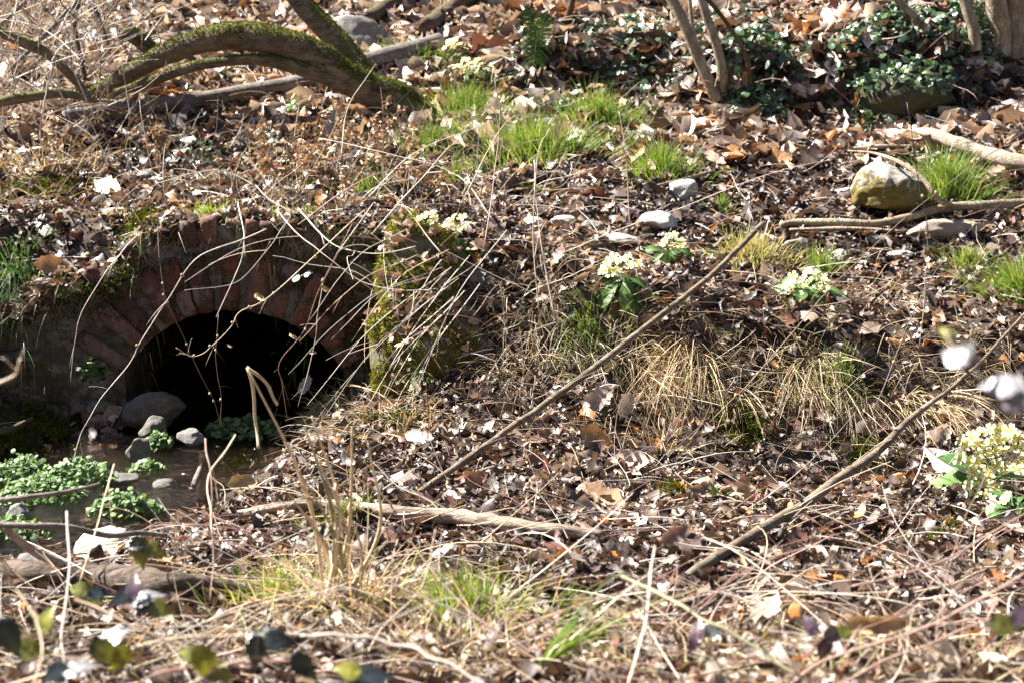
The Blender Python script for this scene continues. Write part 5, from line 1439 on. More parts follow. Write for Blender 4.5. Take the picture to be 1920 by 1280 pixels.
# upright dry stalks rising out of the big tussock
def stalks():
    g = ground(625, 1150)
    root = thing('reed_clump', 'clump of tall upright dry stalks rising from the big tussock', 'reed', g)
    tips = [(465, 690), (572, 800), (580, 820), (598, 860), (540, 830), (610, 900), (585, 780), (660, 800), (690, 830), (560, 880), (640, 930), (600, 1000), (530, 910)]
    for i, (tx, ty) in enumerate(tips):
        bx, by = 600 + rng.uniform(0, 55), 1130 + rng.uniform(-10, 50)
        p0 = np.array([at(bx, by, g[1])[0], g[1] + rng.normal() * 0.03, hz(g[0], g[1])]); p2 = at(tx, ty, g[1] - 0.1 + rng.normal() * 0.05)
        p1 = (p0 + p2) / 2 + np.array([0.05 + rng.normal() * 0.02, 0, 0])
        P = smooth_path([p0, p1, p2], 8)
        b = B(); c = np.array(STEM['green' if i % 4 == 1 else 'straw']) * rng.uniform(0.85, 1.15)
        V, F = tube(P, [0.0055, 0.005, 0.0022], 6); b.add(V, F, c * 1.25)
        if i % 3 == 0:
            nb = 4; k = rng.integers(5, len(P) - 2, nb)
            blades(b, P[k], norm(P[k] - P[k - 1]) + rng.normal(size=(nb, 3)) * 0.3, rng.uniform(0.1, 0.2, nb), 0.008, c, 0.7, 5)
        obj('stalk', b, M['twig'], root)
stalks()
def folded_reed():
    P = [px_path([(463, 688, 5.2), (500, 720, 5.2), (520, 760, 5.2)], 5), px_path([(463, 688, 5.2), (475, 735, 5.2), (480, 800, 5.2), (484, 840, 5.15)], 5)]
    b = B()
    for q_ in P:
        V, F = tube(q_, [0.006, 0.005], 5); V2 = V.copy(); b.add(V2, F, np.array([0.52, 0.40, 0.24]))
    tag(obj('folded_reed', b, M['twig']), 'pale reed blade folded to a sharp point in front of the tunnel mouth', 'reed')
folded_reed()

# straw and fine stalk cover between the tussocks
def straw_stuff():
    b = B()
    zones = [((0, 900), (240, 430), 2600, 0.16, 0.4), ((560, 1150), (430, 830), 1700, 0.17, 0.8), ((1150, 1900), (580, 760), 1300, 0.17, 1.1), ((1150, 1900), (760, 900), 500, 0.12, 0.9), ((400, 950), (1060, 1280), 450, 0.20, 0.6), ((0, 400), (1100, 1280), 160, 0.20, 0.6), ((950, 1920), (1190, 1280), 500, 0.18, 0.7),
             ((500, 1900), (850, 1200), 1300, 0.10, 0.8), ((900, 1920), (320, 600), 1000, 0.10, 0.6), ((350, 700), (740, 960), 900, 0.14, 0.7), ((0, 300), (60, 260), 500, 0.3, 0.3)]
    for (x0, x1), (y0, y1), n, L, droop in zones:
        pts = []
        # sample on the ground through a coarse lookup
        gx = np.linspace(x0, x1, 14); gy = np.linspace(y0, y1, 10)
        G = np.array([[ground(px, py) for px in gx] for py in gy])
        u = rng.uniform(0, 12.999, n); v = rng.uniform(0, 8.999, n)
        iu, iv = u.astype(int), v.astype(int); fu, fv = (u - iu)[:, None], (v - iv)[:, None]
        P = (G[iv, iu] * (1 - fu) + G[iv, iu + 1] * fu) * (1 - fv) + (G[iv + 1, iu] * (1 - fu) + G[iv + 1, iu + 1] * fu) * fv
        P[:, 2] = height(P[:, 0], P[:, 1])
        k = ~wall_gap(P[:, 0], P[:, 1]) & ~((P[:, 2] < -2.16) & (P[:, 0] < -0.4))
        k &= noise2(P[:, 0], P[:, 1], 3.5, 77) > -0.35
        P = P[k]; m = len(P)
        d = np.stack([rng.normal(size=m) * 0.8, rng.normal(size=m) * 0.6 - 0.2, rng.uniform(0.15, 1.0, m)], -1)
        f = rng.uniform(0, 1, (m, 1)); c = (S_A * (1 - f) + S_B * f) * rng.uniform(0.7, 1.25, (m, 1))
        gk = rng.uniform(0, 1, m) < 0.07
        c[gk] = G_YEL * 0.9
        blades(b, P, d, L * rng.uniform(0.4, 1.4, m), 0.0026 * rng.uniform(0.6, 1.4, m), c, droop * rng.uniform(0.3, 1.4, m), 5, curl=0.3)
    obj('dry_grass', b, M['straw'], origin=(0, 0, 0), kind='stuff')
straw_stuff()

# ------------------------------------------------------------------ moss patches on the ground
def ground_moss():
    b = B()
    for px, py, rx, ry, n in [(110, 350, 0.2, 0.1, 1400), (40, 370, 0.14, 0.08, 900), (280, 420, 0.12, 0.06, 1400), (520, 350, 0.16, 0.05, 800), (90, 810, 0.16, 0.10, 1800), (20, 840, 0.14, 0.06, 1000), (440, 890, 0.10, 0.06, 900), (470, 870, 0.06, 0.05, 500), (1850, 372, 0.12, 0.05, 900),
                              (1390, 790, 0.12, 0.1, 900), (1290, 930, 0.1, 0.06, 600), (1620, 850, 0.1, 0.08, 500), (700, 330, 0.1, 0.06, 400), (1740, 1010, 0.1, 0.06, 300), (1010, 360, 0.1, 0.05, 300), (720, 800, 0.1, 0.08, 700), (640, 980, 0.1, 0.05, 500)]:
        g = ground(px, py)
        x = g[0] + rng.normal(size=n) * rx * 0.5; y = g[1] + rng.normal(size=n) * ry * 0.7
        P = np.stack([x, y, height(x, y) + 0.02 + 0.02 * noise2(x, y, 14, 5)], -1)
        moss_fuzz(b, P, normal(x, y), 0.026, 0.008)
    obj('moss_cover', b, M['moss'], origin=(0, 0, 0), kind='stuff')
ground_moss()

# ------------------------------------------------------------------ broad leaves: shared meshes
def leaf_mesh(name, outline, m, col, col2=None, fold=0.25, curve=0.25, seg=None, crumple=0.0):
    """outline: right half of a leaf as (x, y) from stalk to tip, length 1 along +y"""
    r = np.random.default_rng(abs(hash(name)) % 1000 if False else len(name) * 7)
    o = np.array(outline, float); n = len(o)
    mid = np.stack([np.zeros(n), o[:, 1], np.zeros(n)], -1)
    hf = 0.5
    def side(s, f):
        return np.stack([s * o[:, 0] * f, o[:, 1] - 0.10 * o[:, 0] * f, fold * o[:, 0] * f - 0.12 * (o[:, 0] * f) ** 2 * 4], -1)
    cols = [side(-1, 1), side(-1, hf), mid, side(1, hf), side(1, 1)]
    V = np.stack(cols, 1)
    V[..., 2] -= curve * (V[..., 1] - 0.2) ** 2
    V += r.normal(size=V.shape) * crumple * np.array([0.3, 0.3, 1])
    i = np.arange(n - 1)[:, None] * 5 + np.arange(4)[None]
    F = np.stack([i, i + 1, i + 6, i + 5], -1).reshape(-1, 4)
    b = B()
    c = np.tile(np.asarray(col, float), (n * 5, 1))
    if col2 is not None:
        t = np.clip(np.repeat(o[:, 1], 5), 0, 1)[:, None]
        c = c * (1 - t) + np.asarray(col2) * t
    c = c.reshape(n, 5, 3); c[:, 2] *= 1.35; c = c.reshape(-1, 3)
    b.add(V.reshape(-1, 3), F, c)
    return make_mesh(name, b, m)

OVAL = [(0.02, 0), (0.20, 0.10), (0.31, 0.25), (0.36, 0.42), (0.32, 0.60), (0.24, 0.76), (0.12, 0.90), (0.005, 1.0)]
IVY = [(0.02, 0.0), (0.36, -0.05), (0.52, 0.12), (0.33, 0.28), (0.50, 0.52), (0.24, 0.58), (0.15, 0.80), (0.005, 1.0)]
TONGUE = [(0.03, 0), (0.05, 0.15), (0.10, 0.30), (0.16, 0.45), (0.20, 0.60), (0.21, 0.75), (0.17, 0.90), (0.06, 0.98), (0.005, 1.0)]
ROUND = [(0.02, 0), (0.28, 0.12), (0.45, 0.35), (0.47, 0.6), (0.36, 0.85), (0.16, 0.98), (0.005, 1.0)]
TOOTH = [(0.02, 0), (0.15, 0.05), (0.18, 0.13), (0.27, 0.17), (0.26, 0.27), (0.34, 0.33), (0.29, 0.45), (0.32, 0.53), (0.21, 0.64), (0.20, 0.74), (0.09, 0.85), (0.003, 1.06)]

def qrot(up, yaw):
    """quaternion: leaf lies along a direction given by yaw with its face along up"""
    M3 = frames(np.array([norm(up)]), np.array([yaw]))[0]
    return Matrix(M3.tolist()).to_quaternion()

IVY_M = [leaf_mesh('ivy_leaf', IVY, M['ivy'], (0.050, 0.085, 0.045), fold=0.15, curve=0.3), leaf_mesh('ivy_leaf_b', IVY, M['ivy'], (0.065, 0.105, 0.045), fold=-0.1, curve=0.5)]
def ivy(px, py, rx, ry, n_parts, n_more, label, size=(0.035, 0.065), hmax=0.12, base=0.02, over=None):
    g = ground(px, py)
    if over is not None:
        rv = np.array([v.co[:] for v in over.data.vertices]) + np.array(over.location)
        rv = rv[rv[:, 2] > np.quantile(rv[:, 2], 0.62)]; rc = rv.mean(0)
    root = thing('ivy_patch', label, 'ivy', g)
    def sample(n):
        if over is not None:
            q_ = rv[rng.integers(0, len(rv), n)]
            return q_ + norm(q_ - rc + [0, 0, 0.15]) * rng.uniform(0.01, 0.05, (n, 1))
        a = rng.uniform(0, 2 * np.pi, n); r = np.sqrt(rng.uniform(0, 1, n))
        x = g[0] + np.cos(a) * r * rx; y = g[1] + np.sin(a) * r * ry
        return np.stack([x, y, height(x, y) + base + hmax * rng.uniform(0, 1, n) * (1 - r ** 2)], -1)
    P = sample(n_parts)
    for i in range(n_parts):
        up = np.array([-0.25, -0.75, 0.65]) + rng.normal(size=3) * 0.45
        place('leaf', IVY_M[i % 2], root, P[i], qrot(up, rng.uniform(0, 2 * np.pi)), rng.uniform(*size))
    P = sample(n_more)
    N = norm(np.array([-0.2, -0.6, 0.75]) + rng.normal(size=(n_more, 3)) * 0.5)
    V, F, C = leaf_batch(P, N, rng.uniform(size[0] * .7, size[1] * .9, n_more), np.full(n_more, 0.95), rng.normal(size=n_more) * 0.3, rng.normal(size=n_more) * 0.3, np.zeros(n_more), np.array([0.045, 0.08, 0.038]) * rng.uniform(0.6, 1.5, (n_more, 1)), 5, 'plain', 0.02)
    b = B(); b.add(V, F, C); obj('small_leaves', b, M['ivy'], root, kind='stuff')
    b = B()
    for i in range(14):
        p = sample(1)[0]; V, F = tube(random_twig(p, rng.normal(size=3) * [1, .5, .5], rng.uniform(0.1, 0.3)), [0.003, 0.002], 4); b.add(V, F, np.array(STEM['brown']))
    obj('runners', b, M['twig'], root, kind='stuff')
ivy(1690, 140, 0.42, 0.30, 260, 420, 'widest glossy ivy mound over the dark rock', hmax=0.16)
ivy(1700, 178, 0.34, 0.14, 150, 160, 'ivy curtain trailing over the top of the large dark rock', size=(0.035, 0.055), over=DARK_ROCK)
ivy(1420, 165, 0.22, 0.26, 130, 230, 'glossy ivy mound at the foot of the slim pale stems', hmax=0.16)
ivy(1200, 105, 0.46, 0.42, 260, 300, 'scattered ivy leaves on the slope beside the fern', hmax=0.05)
ivy(1820, 60, 0.22, 0.3, 110, 180, 'ivy climbing around the trunk pair', hmax=0.22)
ivy(1000, 140, 0.24, 0.34, 130, 160, 'small ivy leaves below the fern', size=(0.025, 0.045), hmax=0.05)
ivy(1400, 60, 0.36, 0.40, 120, 140, 'sparse ivy among chestnut leaves behind the slim stems', hmax=0.04)
ivy(1640, 240, 0.14, 0.10, 40, 60, 'low ivy sprig in front of the dark mossy rock', size=(0.025, 0.045), hmax=0.05)
ivy(1080, 210, 0.3, 0.14, 60, 80, 'ivy leaves mixed into the terrace grass', size=(0.025, 0.05), hmax=0.06)
ivy(430, 290, 0.6, 0.3, 110, 160, 'few small ivy leaves on the path behind the arch', size=(0.022, 0.04), hmax=0.04)

# fern
def fern():
    g = ground(1000, 100)
    root = thing('fern', 'green fern frond hanging on the upper slope', 'fern', g)
    for tip, base in (((985, 10), (1010, 110)), ((1025, 20), (1010, 115)), ((1000, 150), (1008, 60))):
        p0 = at(*base, g[1] - 0.02); p2 = at(*tip, g[1] - 0.12)
        P = smooth_path([p0, (p0 + p2) / 2 + [0, -0.05, 0.05], p2], 14)
        b = B(); V, F = tube(P, [0.003, 0.001], 5); b.add(V, F, np.array(STEM['green']))
        T = norm(np.gradient(P, axis=0)); nrm = norm(np.array([0, -0.9, 0.4])); sd_ = norm(np.cross(T, nrm))
        for s in (-1, 1):
            L = 0.085 * np.sin(np.linspace(0.5, np.pi, len(P)))
            blades(b, P, sd_ * s + T * 0.45 + rng.normal(size=P.shape) * 0.12, L, 0.009, np.array([0.05, 0.11, 0.022]), 0.25, 5, side=np.tile(nrm, (len(P), 1)))
        obj('frond', b, M['green'], root)
fern()

# ------------------------------------------------------------------ primroses
def flower_mesh():
    b = B(); V = [[0, 0, 0]]; F = []; C = [(0.62, 0.50, 0.10)]
    for k in range(5):
        a = k * 2 * math.pi / 5
        pts = [(0.22, -0.10, 0.02), (0.70, -0.36, 0.10), (0.98, -0.20, 0.12), (0.86, 0.0, 0.10), (0.98, 0.20, 0.12), (0.70, 0.36, 0.10), (0.22, 0.10, 0.02)]
        i0 = len(V)
        for (x, y, z) in pts:
            V.append([x * math.cos(a) - y * math.sin(a), x * math.sin(a) + y * math.cos(a), z]); C.append((0.84, 0.86, 0.55) if x > 0.5 else (0.82, 0.80, 0.33))
        F += [[0, i0, i0 + 1], [0, i0 + 1, i0 + 3], [i0 + 1, i0 + 2, i0 + 3], [0, i0 + 3, i0 + 5], [i0 + 3, i0 + 4, i0 + 5], [0, i0 + 5, i0 + 6]]
    b.add(np.array(V) * 0.5, np.array(F), np.array(C))
    me = make_mesh('flower', b, M['petal'])
    b = B(); a = np.linspace(0, 2 * np.pi, 7)[:-1]
    b.add(np.vstack([np.stack([np.cos(a), np.sin(a), 0 * a], -1) * 0.14, [[0, 0, 0.02]]]) + [0, 0, 0.035], np.array([[i, (i + 1) % 6, 6] for i in range(6)]), np.array([0.70, 0.56, 0.14]))
    return me, make_mesh('eye', b, M['petal'])
FLOWER, EYE = flower_mesh()
PRIM = [leaf_mesh('primrose_leaf', TONGUE, M['green'], (0.045, 0.105, 0.03), (0.075, 0.15, 0.035), 0.35, 0.45, crumple=0.012), leaf_mesh('primrose_leaf_pale', TONGUE, M['green'], (0.08, 0.155, 0.045), (0.12, 0.20, 0.06), 0.25, 0.6, crumple=0.012)]
def primrose(px, py, label, n_fl, n_lf, rx=0.10, rz=0.08, fs=0.036, ls=(0.08, 0.13), eyes=True, leafdown=0.1, off=(0, 0), stalk=0.085, Y=None, lobes=None):
    g = ground(px, py) if Y is None else at(px, py, Y)
    root = thing('primrose', label, 'flower', g)
    for i in range(n_lf):
        a = i * 2.4 + rng.normal() * 0.3
        out = np.array([math.cos(a), math.sin(a) * 0.8 - 0.3, 0])
        up = np.array([0, -0.25, 0.8]) + rng.normal(size=3) * 0.2 - out * leafdown * 0.3
        p = g + out * 0.015 + np.array([0, -0.02, 0.035 + 0.012 * (i % 3)])
        place('leaf', PRIM[i % 2], root, p, qrot(up + out * (0.05 + 0.8 * leafdown), a), rng.uniform(*ls))
    b = B(); taken = []
    for i in range(n_fl):
        for _try in range(30):
            a = rng.uniform(0, 2 * np.pi); r = math.sqrt(rng.uniform(0, 1))
            uv = np.array([math.cos(a) * r * rx, math.sin(a) * r * rz])
            if lobes:
                lb = lobes[rng.integers(len(lobes))]; uv = np.array([lb[0] + math.cos(a) * r * lb[2], lb[1] + math.sin(a) * r * lb[3]])
            if all(np.hypot(*(uv - w_)) > fs * 0.60 for w_ in taken): break
        else:
            continue
        taken.append(uv)
        p = g + np.array([uv[0] + off[0], -0.04 - 0.05 * r + uv[1] * 0.5 + rng.normal() * 0.015, stalk + uv[1] + off[1] + rng.normal() * 0.006])
        p[2] = max(p[2], hz(p[0], p[1]) + 0.03)
        up = norm(np.array([math.cos(a) * r * 0.5 - 0.5, -0.42, 0.8]) + rng.normal(size=3) * 0.22)
        f = place('flower', FLOWER, root, p, qrot(up, rng.uniform(0, 6.28)), fs * 1.16 * rng.uniform(0.85, 1.15))
        if eyes:
            e = bpy.data.objects.new('eye', EYE); COL.objects.link(e); e.parent = f
        V, F = tube(smooth_path([g, (g + p) / 2 + [0, 0, 0.01], p - up * 0.003], 4), [0.0018, 0.0014], 4, False); b.add(V, F, np.array([0.22, 0.22, 0.10]))
    obj('flower_stalks', b, M['twig'], root, kind='stuff')
primrose(1835, 925, 'largest pale yellow primrose clump in full bloom at the foot of the bank', 110, 22, 0.14, 0.115, 0.048, (0.11, 0.17), off=(0.0, 0.04), stalk=0.10, lobes=[(0.03, 0.06, 0.09, 0.06), (0.07, 0.03, 0.07, 0.05), (-0.05, 0.04, 0.05, 0.05), (-0.03, -0.06, 0.045, 0.06)])
primrose(1895, 975, 'primrose rosette of fresh leaves below the largest bloom', 3, 18, 0.05, 0.03, 0.034, (0.10, 0.15), off=(-0.06, 0.0))
primrose(840, 470, 'primrose clump on the wall top beside the pier with long dark leaves', 40, 20, 0.115, 0.055, 0.044, (0.11, 0.17), off=(0, 0.03), lobes=[(-0.08, 0.0, 0.05, 0.05), (0.05, 0.02, 0.05, 0.025), (-0.1, -0.04, 0.03, 0.04)], leafdown=1.0)
primrose(1168, 548, 'primrose clump hanging on the bank with broad green leaves', 20, 16, 0.075, 0.05, 0.046, (0.12, 0.18), off=(-0.01, 0.03), lobes=[(-0.05, 0.0, 0.035, 0.03), (0.03, 0.02, 0.04, 0.02)], leafdown=1.0)
primrose(1255, 490, 'small primrose between the flat slab and the pole', 9, 9, 0.055, 0.03, 0.038, (0.07, 0.10), off=(0.01, 0.02))
primrose(1505, 560, 'pale primrose cushion on the lip of the shaded bank', 40, 18, 0.09, 0.05, 0.046, (0.11, 0.16), off=(0, 0.01), lobes=[(-0.05, -0.02, 0.04, 0.035), (0.02, 0.02, 0.05, 0.03), (0.06, -0.01, 0.03, 0.03)])
primrose(885, 150, 'pale primrose clump high above the soft grass patch', 18, 14, 0.12, 0.045, 0.036, (0.06, 0.09), eyes=False)
primrose(855, 118, 'small pale primrose beside the end of the grey log', 9, 9, 0.065, 0.03, 0.036, (0.06, 0.08), eyes=False)
primrose(555, 215, 'green primrose rosette in front of the leaning tree', 2, 12, 0.03, 0.02, 0.03, (0.06, 0.10), eyes=False)

# small white flowered plant on the pier
def white_plant():
    g = at(790, 700, 6.42)
    root = thing('small_white_plant', 'tiny white flowered plant growing on the mossy pier', 'plant', g)
    b = B(); c = B()
    for i in range(26):
        p = g + np.array([rng.normal() * 0.055, -0.02 - rng.uniform(0, 0.03), rng.normal() * 0.035 - 0.02])
        V, F = tube(smooth_path([g + [0, 0.05, -0.03], (g + p) / 2 + [0, 0, 0.02], p], 4), [0.001, 0.0008], 4, False); b.add(V, F, np.array([0.25, 0.3, 0.12]))
        place('flower', FLOWER_W, root, p, qrot(np.array([-0.2, -0.7, 0.6]) + rng.normal(size=3) * 0.3, rng.uniform(0, 6)), 0.016)
    obj('stems', b, M['twig'], root, kind='stuff')
def white_flower():
    b = B(); V = [[0, 0, 0]]; F = []
    for k in range(4):
        a = k * math.pi / 2
        i0 = len(V)
        for x, y in ((0.5, -0.4), (1, -0.2), (1, 0.2), (0.5, 0.4)):
            V.append([x * math.cos(a) - y * math.sin(a), x * math.sin(a) + y * math.cos(a), 0.1])
        F += [[0, i0, i0 + 1], [0, i0 + 1, i0 + 2], [0, i0 + 2, i0 + 3]]
    b.add(np.array(V) * 0.5, np.array(F), np.array([0.72, 0.75, 0.66])); return make_mesh('white_flower', b, M['petal'])
FLOWER_W = white_flower()
white_plant()

# ------------------------------------------------------------------ watercress and herbs
CRESS = leaf_mesh('cress_leaflet', ROUND, M['green'], (0.11, 0.18, 0.06), (0.165, 0.24, 0.085), 0.15, 0.3)
def herb(px, py, rx, ry, n_parts, n_more, label, size=(0.015, 0.026), h=0.06, col=(0.10, 0.19, 0.055), name='watercress', cat='plant', Y=None, up0=(-0.2, -0.35, 0.9)):
    g = ground(px, py) if Y is None else at(px, py, Y)
    if g[2] < -2.19: g[2] = -2.19
    root = thing(name, label, cat, g)
    def sample(n):
        a = rng.uniform(0, 2 * np.pi, n); r = np.sqrt(rng.uniform(0, 1, n))
        x = g[0] + np.cos(a) * r * rx; y = g[1] + np.sin(a) * r * ry
        z = np.maximum(height(x, y), -2.19)
        dome = (1 - r ** 2)
        if Y is not None:
            return np.stack([x, g[1] - 0.04 * rng.uniform(0, 1, n), g[2] + np.sin(a) * r * h], -1)
        return np.stack([x, y, z + 0.008 + h * dome * rng.uniform(0.25, 1.0, n)], -1)
    n_parts = int(n_parts * 1.35); n_more = int(n_more * 2.2)
    P = sample(n_parts)
    b = B()
    for i in range(n_parts):
        up = np.array(up0) + rng.normal(size=3) * 0.4
        place('leaflet', CRESS, root, P[i], qrot(up, rng.uniform(0, 6.28)), rng.uniform(*size))
    for i in range(min(40, n_parts)):
        V, F = tube(smooth_path([g + (P[i] - g) * [0.7, 0.7, 0.0], P[i]], 3), [0.0015, 0.001], 4, False); b.add(V, F, np.array([0.16, 0.2, 0.07]))
    obj('stems', b, M['twig'], root, kind='stuff')
    if n_more:
        P = sample(n_more); P[:, 2] -= 0.01
        N = norm(np.array(up0) + rng.normal(size=(n_more, 3)) * 0.45)
        V, F, C = leaf_batch(P, N, rng.uniform(size[0] * .7, size[1] * .95, n_more), np.full(n_more, 0.9), rng.normal(size=n_more) * 0.3, rng.normal(size=n_more) * 0.3, np.zeros(n_more), np.array(col) * rng.uniform(0.6, 1.25, (n_more, 1)), 5, 'plain', 0.02)
        b = B(); b.add(V, F, C); obj('foliage', b, M['green'], root, kind='stuff')
herb(45, 925, 0.12, 0.10, 70, 130, 'watercress clump under the thin branch at the stream edge', h=0.09)
herb(150, 938, 0.15, 0.09, 90, 150, 'bright watercress clump in the middle of the shallow stream', h=0.10)
herb(80, 975, 0.17, 0.10, 100, 170, 'broad dark green watercress bed below the branch', h=0.09)
herb(235, 975, 0.14, 0.07, 80, 140, 'pale green watercress clump behind the bright stone', h=0.08)
herb(300, 882, 0.06, 0.05, 45, 60, 'small round watercress tuft in the stream near the forked stick', h=0.07)
herb(278, 925, 0.07, 0.04, 32, 40, 'little watercress sprig below the round tuft', h=0.05)
herb(25, 1025, 0.14, 0.07, 60, 80, 'watercress on the near margin of the stream', h=0.06)
herb(455, 840, 0.16, 0.12, 90, 130, 'small leaved green herb on the spur beside the stream', (0.02, 0.032), 0.05, (0.06, 0.12, 0.045), 'ground_herb')
herb(590, 785, 0.08, 0.06, 45, 60, 'green herb sprigs at the shaded corner of the spur', (0.02, 0.03), 0.05, (0.05, 0.10, 0.04), 'ground_herb')
herb(175, 690, 0.06, 0.03, 20, 20, 'tiny fern like plant growing from the abutment joint', (0.02, 0.03), 0.05, (0.04, 0.09, 0.02), 'ground_herb', Y=6.78)
herb(1740, 360, 0.10, 0.05, 20, 20, 'few green leaves between the boulder and the grass', (0.02, 0.03), 0.03, (0.07, 0.14, 0.04), 'ground_herb')

# ------------------------------------------------------------------ bramble sprays close to the lens
DK = (0.026, 0.034, 0.036); YG = (0.24, 0.235, 0.04); PU = (0.085, 0.055, 0.075); PALE_SHEEN = (0.27, 0.245, 0.28); OL = (0.07, 0.08, 0.025)  # the pale tone carries the sun's reflection in the leaf colour
BL = {}
for key, c1, c2 in (('dark', DK, DK), ('yellow', YG, YG), ('half', DK, YG), ('purple', PU, PU), ('pale', PALE_SHEEN, PALE_SHEEN), ('olive', OL, YG), ('grey', (0.16, 0.17, 0.17), (0.22, 0.22, 0.22))):
    BL[key] = leaf_mesh('bramble_leaf_' + key, TOOTH, M['bramble'], c1, c2, 0.22, 0.3, crumple=0.01)
PLAIN = {'dark': 'dark green leaf', 'yellow': 'yellow green leaf', 'half': 'leaf turning from dark green to yellow', 'purple': 'purplish leaf', 'pale': 'pale leaf with sun sheen in its colour', 'olive': 'olive leaf', 'grey': 'grey green leaf'}
def spray(label, stem_pts, leaves, r=0.0022, col='brown'):
    P = px_path(stem_pts)
    root = thing('bramble_spray', label, 'bramble', P[0])
    b = B(); V, F = tube(P, [r, r * 0.6], 6); b.add(V, F, np.array(STEM[col]))
    for px, py, Y, s, key, yaw, up in leaves:
        p = at(px, py, Y)
        k = np.argmin(np.linalg.norm(P - p, axis=1))
        s = s * (1.12 if Y > 2.5 else 1.0)
        rot = qrot(np.array(up, float), yaw)
        base = p - np.array(rot @ Vector((0, 0.5 * s, 0)))
        V, F = tube(smooth_path([P[k], (P[k] + base) / 2 + [0, 0, 0.005], base], 4), [r * 0.5, r * 0.4], 4, False); b.add(V, F, np.array(STEM[col]))
        o = place('leaf', BL[key], root, base, rot, s); o['label'] = PLAIN[key]
    obj('stem', b, M['twig'], root)
U = (-0.2, -0.8, 0.5)
spray('out of focus bramble tip with pale leaves hanging very near', [(1960, 800, 2.2), (1900, 745, 2.2), (1850, 715, 2.2), (1800, 670, 2.22), (1770, 620, 2.25)],
      [(1788, 668, 2.2, 0.046, 'pale', 2.0, (-0.5, -0.6, 0.7)), (1808, 660, 2.2, 0.042, 'grey', 0.9, (-0.3, -0.7, 0.5)), (1828, 672, 2.22, 0.035, 'purple', -0.5, (0.2, -0.8, 0.4)), (1872, 722, 2.18, 0.055, 'pale', 2.6, (-0.4, -0.6, 0.7)), (1906, 728, 2.18, 0.05, 'grey', 1.2, (-0.3, -0.6, 0.6)), (1908, 750, 2.2, 0.05, 'pale', 0.2, (-0.2, -0.7, 0.7)), (1885, 758, 2.2, 0.048, 'purple', -1.9, (0, -1, 0.0)), (1775, 625, 2.25, 0.03, 'olive', 2.0, U)], col='straw')
spray('bramble with yellow and dark leaves above the rotten log', [(330, 1005, 4.0), (290, 1040, 3.9), (230, 1080, 3.8), (170, 1130, 3.7)],
      [(262, 1035, 3.85, 0.075, 'half', -1.4, (0.1, -0.9, 0.35)), (288, 1030, 3.85, 0.06, 'olive', -0.9, U), (250, 1018, 3.86, 0.05, 'dark', 2.6, (0, -0.5, 0.8)), (165, 1118, 3.7, 0.075, 'yellow', -1.2, (0, -0.9, 0.4)), (185, 1110, 3.7, 0.055, 'dark', 0.4, (0.1, -0.6, 0.8)), (145, 1105, 3.7, 0.05, 'olive', 2.6, U)])
spray('bramble cluster with grey and yellow leaves at the lower corner', [(-20, 1160, 3.1), (60, 1190, 3.1), (160, 1205, 3.1), (240, 1230, 3.05), (330, 1290, 3.0)],
      [(18, 1195, 3.0, 0.075, 'dark', -1.3, (0.1, -0.9, 0.4)), (55, 1215, 3.1, 0.07, 'olive', -0.4, U), (200, 1222, 3.0, 0.065, 'half', -0.9, (0.2, -0.9, 0.3)), (215, 1190, 3.05, 0.06, 'grey', 0.6, (-0.3, -0.5, 0.8)), (225, 1235, 3.0, 0.055, 'yellow', -1.6, (0.1, -0.95, 0.2)), (85, 1160, 3.15, 0.055, 'yellow', 1.2, U), (150, 1250, 2.95, 0.06, 'grey', 0.3, (-0.2, -0.4, 0.9)), (100, 1262, 2.95, 0.055, 'dark', -2.5, U)])
spray('bramble with glossy dark leaves over the straw', [(240, 1140, 3.3), (290, 1120, 3.3), (350, 1130, 3.3)],
      [(275, 1118, 3.3, 0.065, 'grey', 0.2, (-0.3, -0.4, 0.9)), (262, 1130, 3.3, 0.06, 'dark', 2.8, U), (300, 1140, 3.28, 0.06, 'olive', -0.6, U), (225, 1120, 3.3, 0.05, 'dark', -2.4, (0, -0.8, 0.6)), (250, 1100, 3.3, 0.05, 'purple', 1.4, U)])
spray('bramble with broad dark leaf and yellow leaves at the bottom edge', [(340, 1290, 2.9), (440, 1240, 2.9), (540, 1230, 2.9), (640, 1260, 2.9), (720, 1290, 2.9)],
      [(385, 1245, 2.9, 0.07, 'yellow', -1.4, (0.1, -0.95, 0.2)), (410, 1260, 2.9, 0.06, 'olive', -0.6, U), (355, 1225, 2.95, 0.05, 'half', 2.6, U), (475, 1205, 2.95, 0.055, 'olive', -2.2, U), (500, 1190, 2.95, 0.07, 'grey', 0.3, (-0.2, -0.35, 0.9)), (525, 1200, 2.9, 0.06, 'dark', -0.4, U), (480, 1222, 2.9, 0.06, 'dark', -1.6, (0, -0.9, 0.3)), (570, 1250, 2.88, 0.06, 'dark', -1.3, (0, -0.9, 0.3)), (690, 1268, 2.8, 0.08, 'dark', 0.2, (-0.1, -0.6, 0.8)), (650, 1255, 2.8, 0.05, 'yellow', 2.6, U)], col='straw')
spray('bramble tip with purple leaves over the trampled litter', [(1480, 1290, 3.3), (1520, 1220, 3.3), (1535, 1180, 3.3)],
      [(1518, 1170, 3.3, 0.045, 'purple', 1.7, U), (1545, 1215, 3.3, 0.05, 'purple', -1.7, (0, -0.9, 0.4)), (1568, 1188, 3.3, 0.05, 'purple', 0.1, (0.3, -0.8, 0.4)), (1585, 1182, 3.3, 0.04, 'olive', 0.4, U)], col='red')
spray('bramble tip with lilac grey leaves beside the pole end', [(1380, 1290, 3.2), (1330, 1220, 3.2), (1310, 1175, 3.2)],
      [(1308, 1180, 3.2, 0.045, 'purple', 1.2, (-0.4, -0.7, 0.6)), (1338, 1182, 3.2, 0.04, 'grey', 0.2, U), (1300, 1205, 3.2, 0.04, 'purple', -2.0, U)], col='red')
